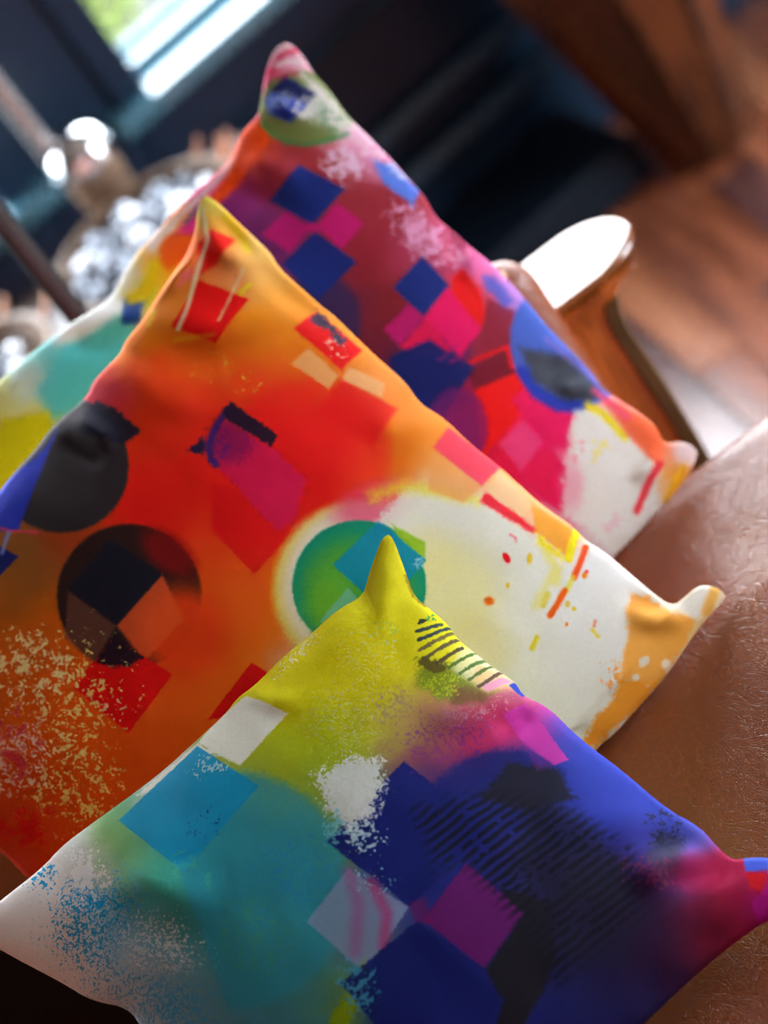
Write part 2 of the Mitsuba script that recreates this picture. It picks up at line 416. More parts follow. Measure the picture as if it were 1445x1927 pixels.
def grid_faces(n, m, flip=False):
    i, j = np.meshgrid(np.arange(n - 1), np.arange(m - 1), indexing='ij')
    q = np.stack([i * m + j, i * m + j + 1, (i + 1) * m + j + 1, (i + 1) * m + j], -1).reshape(-1, 4)
    f = np.vstack([q[:, [0, 1, 2]], q[:, [0, 2, 3]]])
    return f[:, ::-1] if flip else f


def cushion_meshes(c, n=230):
    """(front, back) as (vertices, faces, uv); uv are metres in the cushion's own plane."""
    o, ex, ey, en = (np.asarray(c[k], float) for k in ('origin', 'ex', 'ey', 'en'))
    xy, hf, hb = cushion_fields(c['edges'], c['thick'], c['folds'], c['seed'], n, c.get('back', .9))
    w = lambda h: (o + xy[..., :1] * ex + xy[..., 1:] * ey + h[..., None] * en).reshape(-1, 3)
    return (w(hf), grid_faces(n, n), xy.reshape(-1, 2)), (w(-hb), grid_faces(n, n, True), xy.reshape(-1, 2))
CUSHIONS = {}
CUSHIONS['a'] = dict(
 origin=[-0.2035, 1.5843, 0.6203], ex=[0.9859, 0.1551, 0.0632], ey=[-0.1605, 0.7668, 0.6215], en=[0.0479, -0.6229, 0.7808], thick=0.062, seed=1, back=0.9,
 edges=[
  [[-0.2075, -0.2378], [-0.1934, -0.156], [-0.1936, -0.0574], [-0.2024, 0.0286], [-0.2007, 0.0691], [-0.1966, 0.0917], [-0.2151, 0.1178], [-0.2225, 0.1469], [-0.2355, 0.1856], [-0.2411, 0.2044], [-0.2513, 0.2367]],
  [[0.2667, -0.2356], [0.2673, -0.2167], [0.2552, -0.1963], [0.2413, -0.1832], [0.233, -0.1771], [0.2331, -0.16], [0.2352, -0.1404], [0.2268, -0.11], [0.225, -0.064], [0.2196, -0.0202], [0.2209, 0.0178], [0.2129, 0.0391], [0.2163, 0.0498], [0.2159, 0.0588], [0.2128, 0.0738], [0.2114, 0.0931], [0.2094, 0.1131], [0.2128, 0.126], [0.2127, 0.1361], [0.2118, 0.1511], [0.2106, 0.1659], [0.2193, 0.1836], [0.2301, 0.2061], [0.2339, 0.2157], [0.2336, 0.22]],
  [[-0.2513, 0.2367], [-0.2315, 0.2354], [-0.2138, 0.2344], [-0.1697, 0.2284], [-0.1464, 0.2301], [-0.1195, 0.2261], [-0.0657, 0.2168], [-0.0406, 0.2135], [-0.0077, 0.2118], [0.0282, 0.2098], [0.0439, 0.213], [0.0619, 0.2094], [0.0942, 0.21], [0.1239, 0.2066], [0.1566, 0.2055], [0.1807, 0.1976], [0.1917, 0.2041], [0.203, 0.2104], [0.225, 0.221], [0.2305, 0.2214], [0.2336, 0.22]],
  [[-0.2075, -0.2378], [-0.1123, -0.2306], [-0.011, -0.2196], [0.0534, -0.216], [0.0897, -0.2167], [0.1544, -0.2198], [0.2023, -0.2266], [0.2182, -0.2308], [0.2405, -0.2415], [0.258, -0.2413], [0.2667, -0.2356]]],
 folds=[([[0.2194, 0.0355], [0.1761, 0.0549], [0.128, 0.076]], np.float64(0.0182), 0.009),
  ([[0.2081, 0.0182], [0.1678, 0.0281]], np.float64(0.0113), -0.006),
  ([[0.2228, -0.1598], [0.189, -0.1448], [0.1527, -0.1382]], np.float64(0.013), 0.009),
  ([[0.2352, -0.1831], [0.2052, -0.1706], [0.1737, -0.1535]], np.float64(0.0113), -0.005),
  ([[0.2253, 0.2057], [0.1943, 0.1777], [0.1542, 0.1533]], np.float64(0.0104), 0.003),
  ([[0.2049, 0.1531], [0.1826, 0.1499], [0.1539, 0.1338]], np.float64(0.0122), -0.002),
  ([[0.1769, 0.1827], [0.1356, 0.1796], [0.0883, 0.183]], np.float64(0.0148), 0.003),
  ([[0.0537, 0.2061], [0.0631, 0.1831], [0.0849, 0.1536]], np.float64(0.0096), 0.004),
  ([[-0.1209, 0.1739], [-0.1076, 0.1287], [-0.0792, 0.0808]], np.float64(0.02), 0.007),
  ([[-0.1422, 0.1578], [-0.1287, 0.1065], [-0.0879, 0.0525]], np.float64(0.0191), -0.004),
  ([[0.2143, -0.1089], [0.175, -0.0808], [0.1264, -0.0556]], np.float64(0.0174), 0.004),
  ([[0.2284, -0.1545], [0.2076, -0.133], [0.1806, -0.1114]], np.float64(0.0096), -0.006)],
 layers=[
  ('g', [(0.2217, 0.2076, 205, 195, 30, 0.02172), (0.1802, 0.1722, 215, 208, 40, 0.02606), (0.1377, 0.1758, 222, 218, 60, 0.02606), (0.094, 0.1827, 228, 215, 60, 0.02606), (0.1338, 0.1386, 212, 200, 55, 0.02606), (0.0747, 0.1197, 175, 188, 50, 0.03041), (0.1268, 0.0986, 200, 195, 85, 0.02172), (0.0411, 0.1225, 168, 180, 60, 0.02606), (0.0532, 0.0896, 150, 182, 70, 0.02172), (0.0231, 0.045, 120, 165, 70, 0.01303), (0.1966, 0.1166, 232, 226, 70, 0.01737), (0.2052, 0.0755, 226, 222, 170, 0.01303), (0.2091, 0.054, 200, 160, 190, 0.00956), (0.1294, 0.0759, 175, 140, 95, 0.01737), (0.1475, 0.0627, 178, 112, 112, 0.01737), (0.1719, 0.0505, 200, 110, 120, 0.01564), (0.1956, 0.0479, 165, 75, 85, 0.01129), (0.1611, 0.0341, 195, 32, 90, 0.01477), (0.135, 0.044, 160, 45, 90, 0.01477), (0.1107, 0.0557, 130, 60, 90, 0.01477), (0.191, 0.029, 200, 40, 100, 0.01043), (0.2032, 0.0109, 190, 60, 150, 0.01129), (0.2091, -0.0074, 70, 70, 168, 0.01216), (0.2083, -0.0383, 54, 70, 172, 0.01737), (0.207, -0.0875, 56, 72, 176, 0.02172), (0.2127, -0.123, 58, 74, 172, 0.01737), (0.2183, -0.1469, 95, 100, 190, 0.01129), (0.1613, -0.0384, 45, 52, 140, 0.02172), (0.1725, -0.0867, 48, 60, 165, 0.02172), (0.1781, -0.1278, 60, 45, 120, 0.01737), (0.199, -0.1598, 150, 55, 120, 0.01129), (0.2149, -0.1734, 165, 40, 75, 0.01216), (0.1597, -0.1455, 70, 30, 80, 0.02172), (0.2138, -0.1977, 150, 28, 55, 0.01911), (0.1807, -0.2001, 120, 28, 52, 0.02172), (0.2444, -0.2034, 205, 24, 60, 0.01129), (0.2288, -0.2238, 150, 36, 120, 0.01303), (0.2593, -0.2241, 150, 50, 140, 0.01737), (0.1269, -0.1366, 42, 34, 60, 0.02606), (0.1357, -0.1796, 58, 28, 56, 0.02606), (0.0822, -0.1506, 32, 32, 80, 0.03041), (0.0351, -0.1501, 30, 36, 104, 0.03475), (0.0882, -0.19, 30, 34, 86, 0.02606), (0.0057, -0.1211, 30, 40, 120, 0.03475), (-0.0354, -0.1147, 30, 40, 120, 0.03475), (0.071, 0.0264, 36, 44, 128, 0.02606), (0.1008, -0.0159, 34, 40, 112, 0.02606), (0.047, -0.0104, 34, 44, 130, 0.02606), (0.0232, 0.0017, 120, 120, 165, 0.01737), (-0.0182, -0.0277, 90, 110, 140, 0.01737), (-0.0624, -0.0413, 125, 160, 50, 0.01303), (-0.0071, 0.0706, 80, 160, 140, 0.03041), (-0.0701, 0.0747, 66, 148, 170, 0.03475), (-0.0889, 0.1187, 70, 165, 140, 0.02606), (-0.0965, 0.1601, 75, 170, 150, 0.02172), (-0.1239, 0.0521, 70, 140, 150, 0.03041), (-0.0722, 0.028, 76, 150, 140, 0.03041), (-0.0834, -0.0197, 80, 150, 145, 0.02606), (-0.1225, -0.0088, 70, 130, 160, 0.02606), (-0.0544, 0.1749, 230, 232, 220, 0.01564), (-0.1098, 0.1819, 150, 180, 90, 0.01564), (-0.2005, 0.2027, 232, 228, 222, 0.02606), (-0.2018, 0.1599, 224, 222, 220, 0.02606), (-0.1879, 0.1204, 205, 214, 220, 0.02172), (-0.1471, 0.1899, 225, 225, 220, 0.01564), (-0.1777, 0.0798, 170, 190, 205, 0.02606), (-0.167, 0.1536, 150, 190, 215, 0.01737), (-0.1566, 0.1178, 90, 165, 200, 0.01737), (-0.1699, 0.041, 150, 185, 205, 0.02606), (-0.2185, 0.184, 236, 232, 226, 0.02606), (-0.2176, 0.1525, 230, 228, 222, 0.02172), (-0.2071, 0.117, 220, 220, 220, 0.01737)]),
  ('e', [-0.0676, 0.091], [[0.0689, -0.0728], [-0.0662, -0.0704]], (60, 150, 172), 0.72, 0.00608, 0.00347, [[-0.0779, 0.1465], [-0.021, 0.1928], [0.0472, 0.1293], [0.0291, 0.0078], [-0.0827, -0.0785], [-0.1528, -0.0125]]),
  ('p', [[0.0511, 0.2044], [0.0591, 0.1843], [0.0652, 0.1628], [0.0076, 0.1593], [-0.0004, 0.186], [-0.0045, 0.2051], [0.0203, 0.2108]], (232, 234, 218), 1, 0.0013, 0.00087),
  ('p', [[-0.0045, 0.2051], [-0.0004, 0.186], [-0.0557, 0.196], [-0.0706, 0.2112]], (236, 236, 222), 1, 0.00174, 0.00174),
  ('p', [[-0.0066, 0.2027], [0.0069, 0.1342], [-0.0848, 0.1274], [-0.0962, 0.2057]], (44, 150, 196), 0.9, 0.00087, 0.00087),
  ('b', [-0.0099, 0.1798], [[0.0189, -0.0219], [-0.0091, -0.0109]], (200, 225, 230), 0.45, 1, 0.7),
  ('b', [-0.046, 0.1448], [[0.0308, -0.0139], [-0.0025, -0.0241]], (22, 44, 120), 0.13, 2, 1),
  ('b', [0.1689, 0.1573], [[0.0123, -0.0189], [-0.0192, -0.0138]], (120, 180, 110), 0.22, 2, 0.8),
  ('b', [0.1467, 0.1528], [[0.0276, -0.0356], [-0.0353, -0.032]], (225, 222, 160), 0.3, 2, 0.5),
  ('b', [0.1086, 0.2008], [[0.0379, 0.0011], [-0.0005, -0.0129]], (238, 236, 200), 0.4, 2, 0.8),
  ('b', [0.0962, 0.1237], [[0.0365, -0.0391], [-0.0345, -0.0381]], (200, 205, 150), 0.3, 2, 0.6),
  ('b', [-0.0189, 0.058], [[0.0363, -0.0383], [-0.0326, -0.0343]], (40, 120, 190), 0.36, 2, 0.5),
  ('b', [-0.0785, 0.0466], [[0.0368, -0.0388], [-0.0323, -0.033]], (110, 180, 90), 0.36, 2, 0.35),
  ('b', [-0.1638, 0.1502], [[0.0249, -0.0455], [-0.0459, -0.0196]], (40, 150, 200), 0.56, 2, 0.85),
  ('b', [-0.1558, 0.1798], [[0.0105, -0.0246], [-0.0241, -0.0128]], (40, 150, 205), 0.56, 2, 0.9),
  ('b', [-0.1767, 0.164], [[0.0201, -0.0343], [-0.0245, -0.0114]], (70, 150, 190), 0.42, 2, 0.5),
  ('b', [-0.1738, 0.2201], [[0.0191, -0.0077], [-0.0012, -0.0263]], (40, 150, 205), 0.35, 1, 0.9),
  ('b', [-0.1442, 0.1934], [[0.019, -0.0079], [-0.0076, -0.0319]], (240, 240, 235), 0.6, 1, 0.9),
  ('b', [-0.1469, 0.1014], [[0.0172, -0.0553], [-0.037, -0.0091]], (226, 226, 222), 0.44, 2, 0.75),
  ('b', [-0.1642, 0.0591], [[0.0237, -0.0556], [-0.0343, -0.0054]], (60, 150, 195), 0.5, 2, 0.8),
  ('b', [-0.1877, 0.1083], [[0.02, -0.0453], [-0.0292, 0.0015]], (90, 160, 195), 0.4, 2, 0.7),
  ('b', [-0.0894, 0.1323], [[0.0223, -0.0368], [-0.0204, -0.0176]], (90, 190, 160), 0.5, 0, 0.4),
  ('e', [0.1234, -0.0375], [[0.0417, -0.0535], [-0.0525, -0.041]], (32, 40, 112), 0.85, 0.00434, 0.00434, [[0.1065, 0.037], [0.1473, 0.0502], [0.1934, 0.0067], [0.1972, -0.0348], [0.1396, -0.0542], [0.0918, -0.0069]]),
  ('p', [[0.1037, 0.0609], [0.1127, -0.0278], [0.0241, -0.0273], [0.0143, 0.058]], (28, 38, 112), 0.95, 0.00087, 0.0013),
  ('p', [[0.0109, 0.0292], [0.0241, -0.0273], [-0.0373, -0.0388], [-0.0418, 0.0236]], (140, 160, 190), 0.8, 0.00087, 0.00087),
  ('s', [[0.0097, 0.0279], [-0.0021, 0.0035], [-0.0306, -0.0209]], 0.00434, (160, 70, 140), 0.5, 0.00608, 0.00174),
  ('s', [[0.0172, 0.0079], [0.0078, -0.0186], [-0.0116, -0.0343]], 0.00391, (190, 40, 110), 0.6, 0.00521, 0.00174),
  ('p', [[-0.0276, -0.0299], [-0.0506, -0.0358], [-0.0899, -0.0452], [-0.0888, -0.0607], [-0.0387, -0.0478]], (140, 170, 30), 0.8, 0.00261, 0.00347),
  ('p', [[0.0212, -0.0398], [0.0248, -0.1298], [-0.0646, -0.131], [-0.0566, -0.0298]], (25, 36, 108), 0.92, 0.00087, 0.0013),
  ('p', [[0.0809, -0.0347], [0.0848, -0.0948], [0.0321, -0.1026], [0.0241, -0.0422]], (110, 34, 108), 0.9, 0.0013, 0.0013),
  ('p', [[0.0262, -0.0252], [0.038, -0.0313], [0.0292, -0.0491], [0.0188, -0.0386]], (120, 34, 100), 0.6, 0.00261, 0.0013),
  ('p', [[0.0846, -0.0647], [0.1062, -0.1046], [0.0749, -0.1378], [0.0498, -0.1474], [0.0218, -0.1542], [-0.006, -0.1466], [0.0245, -0.1295], [0.0312, -0.1035], [0.0848, -0.0948]], (32, 31, 34), 0.9, 0.00217, 0.00174),
  ('p', [[0.1266, -0.0045], [0.1617, 0.0012], [0.1866, -0.0275], [0.1793, -0.0561], [0.1459, -0.0419], [0.1311, -0.015]], (36, 36, 46), 0.88, 0.00304, 0.00434),
  ('p', [[0.1646, -0.029], [0.1695, -0.0838], [0.1722, -0.1217], [0.1538, -0.1454], [0.1121, -0.1104], [0.1004, -0.0637]], (34, 34, 56), 0.7, 0.01129, 0.00608),
  ('p', [[0.1182, -0.087], [0.1718, -0.134], [0.1657, -0.1628], [0.1238, -0.1794], [0.0734, -0.1477], [0.0794, -0.1075]], (30, 30, 54), 0.6, 0.01911, 0.00434),
  ('h', [[0.0815, 0.0281], [0.1373, -0.0087], [0.1669, -0.0567], [0.1815, -0.1185], [0.1477, -0.1569], [0.0645, -0.1504], [0.0765, -0.0873], [0.0809, -0.0347], [0.0588, -0.0224]], [0.9933, -0.1155], 0.00717, 0.52, (24, 25, 38), 0.85, 0.00217),
  ('p', [[0.1883, 0.0349], [0.2093, 0.0298], [0.1986, -0.0297], [0.187, -0.026], [0.1823, 0.0042]], (198, 66, 160), 0.9, 0.00087, 0.00087),
  ('p', [[0.1823, 0.0042], [0.187, -0.026], [0.174, -0.0193]], (120, 50, 140), 0.5, 0.00261, 0.00217),
  ('p', [[0.2096, -0.1201], [0.2187, -0.1406], [0.1959, -0.1571], [0.1792, -0.1558], [0.1858, -0.1291]], (52, 54, 80), 0.85, 0.00434, 0.00521),
  ('b', [0.2127, -0.123], [[0.0028, -0.0207], [-0.0292, -0.0111]], (40, 40, 60), 0.4, 1, 0.7),
  ('b', [0.1805, -0.1433], [[0.0149, -0.0262], [-0.0153, -0.0089]], (150, 60, 90), 0.45, 2, 0.6),
  ('e', [0.2114, -0.1711], [[0.0216, -0.0198], [-0.0106, -0.0101]], (180, 44, 84), 0.6, 0.01129, 0.00174, None),
  ('p', [[0.2173, -0.2127], [0.2379, -0.2124], [0.2747, -0.2328], [0.256, -0.2501], [0.2098, -0.23]], (170, 36, 140), 0.7, 0.0013, 0.0013),
  ('p', [[0.2413, -0.182], [0.2568, -0.1948], [0.2717, -0.2298], [0.2593, -0.2241], [0.2444, -0.2034], [0.2332, -0.1921]], (70, 100, 215), 0.95, 0.00174, 0.00087),
  ('p', [[0.2325, -0.1927], [0.2466, -0.2043], [0.2294, -0.2129], [0.2258, -0.2047]], (205, 20, 40), 0.8, 0.00217, 0.0013),
  ('p', [[0.0459, 0.1026], [0.0733, 0.0985], [0.0907, 0.0748], [0.079, 0.0584], [0.0515, 0.0433], [0.0335, 0.0527], [0.0314, 0.0741]], (222, 230, 224), 0.95, 0.00347, 0.01129),
  ('b', [0.038, 0.0417], [[0.012, -0.0187], [-0.021, -0.0155]], (180, 215, 225), 0.5, 1, 0.95),
  ('b', [0.0531, 0.0701], [[0.0211, -0.0224], [-0.0242, -0.0259]], (225, 232, 228), 0.5, 1, 0.9),
  ('b', [0.026, 0.0607], [[0.009, -0.0096], [-0.015, -0.0157]], (120, 195, 205), 0.5, 1, 0.8),
  ('b', [0.0172, 0.0079], [[0.0209, -0.0215], [-0.0148, -0.0151]], (150, 215, 230), 0.16, 2, 0.9),
  ('b', [-0.0505, -0.0417], [[0.0149, -0.0151], [-0.0205, -0.02]], (80, 160, 190), 0.5, 1, 0.8),
  ('b', [0.1443, 0.0533], [[0.0489, -0.0235], [-0.0159, -0.0287]], (120, 50, 140), 0.42, 2, 0.6),
  ('b', [0.172, 0.0568], [[0.0371, -0.0171], [-0.0069, -0.0201]], (235, 180, 170), 0.42, 2, 0.5),
  ('b', [0.1299, 0.102], [[0.0246, -0.0118], [-0.0129, -0.0268]], (150, 110, 130), 0.4, 2, 0.5),
  ('p', [[0.1739, 0.1194], [0.1921, 0.0927], [0.1993, 0.0515], [0.1821, 0.0551], [0.161, 0.0775], [0.1568, 0.1016]], (112, 130, 44), 0.85, 0.00434, 0.00608),
  ('p', [[0.1764, 0.0817], [0.1974, 0.0532], [0.1829, 0.0497], [0.1647, 0.0681]], (110, 70, 48), 0.8, 0.00521, 0.00434),
  ('b', [0.1703, 0.0879], [[0.0183, -0.0186], [-0.0132, -0.0146]], (190, 200, 50), 0.45, 2, 0.7),
  ('p', [[0.1749, 0.1191], [0.1829, 0.1067], [0.1864, 0.0941], [0.1738, 0.0995], [0.17, 0.1139]], (88, 76, 32), 0.9, 0.0013, 0.00261),
  ('p', [[0.2063, 0.1048], [0.2146, 0.093], [0.2197, 0.045], [0.1928, 0.0576], [0.1857, 0.092]], (238, 236, 190), 0.7, 0.00347, 0.00174),
  ('p', [[0.2048, 0.0814], [0.2184, 0.0594], [0.218, 0.0403], [0.1916, 0.0543], [0.1905, 0.0749]], (226, 180, 120), 0.6, 0.00434, 0.00174),
  ('p', [[0.1925, 0.064], [0.2112, 0.0598], [0.2155, 0.0511], [0.193, 0.0559]], (222, 150, 180), 0.9, 0.0013, 0.00087),
  ('p', [[0.1932, 0.143], [0.1981, 0.1452], [0.2022, 0.1426], [0.2028, 0.1386], [0.1967, 0.141]], (44, 50, 40), 0.95, 0.00065, 0.0013),
  ('s', [[0.1898, 0.1379], [0.2009, 0.1326], [0.2088, 0.1295]], 0.00141, (52, 62, 70), 0.95, 0.00065, 0.00174),
  ('s', [[0.1854, 0.1311], [0.1975, 0.1269], [0.2101, 0.1237]], 0.00152, (50, 62, 78), 0.95, 0.00065, 0.00174),
  ('s', [[0.1791, 0.1237], [0.1938, 0.121], [0.2103, 0.1182]], 0.00141, (108, 98, 60), 0.95, 0.00065, 0.00174),
  ('s', [[0.1776, 0.115], [0.1933, 0.1136], [0.2082, 0.111]], 0.00152, (92, 80, 58), 0.95, 0.00065, 0.00174),
  ('s', [[0.1815, 0.1053], [0.1941, 0.1043], [0.2059, 0.1024]], 0.00163, (84, 72, 50), 0.95, 0.00065, 0.00174),
  ('s', [[0.1861, 0.0957], [0.1993, 0.0943], [0.2126, 0.0924]], 0.00152, (92, 124, 58), 0.95, 0.00065, 0.00174),
  ('s', [[0.189, 0.0855], [0.2003, 0.0846], [0.2165, 0.0811]], 0.00152, (92, 120, 62), 0.95, 0.00065, 0.00174),
  ('s', [[0.1902, 0.0759], [0.199, 0.0754], [0.2157, 0.0741]], 0.00152, (90, 112, 58), 0.95, 0.00065, 0.00174),
  ('s', [[0.1913, 0.0652], [0.2004, 0.0646], [0.218, 0.0651]], 0.00163, (92, 72, 58), 0.95, 0.00065, 0.00174),
  ('b', [0.2061, 0.1399], [[0.0072, -0.0058], [-0.0028, -0.0032]], (70, 150, 80), 0.5, 2, 0.9),
  ('p', [[0.21, 0.0501], [0.2183, 0.0517], [0.218, 0.0403], [0.2112, 0.0357], [0.21, 0.0416]], (40, 64, 170), 0.95, 0.00087, 0.00043),
  ('s', [[0.2182, 0.1824], [0.21, 0.1652], [0.2111, 0.1527]], 0.00152, (110, 88, 40), 0.7, 0.0013, 0.00174)])
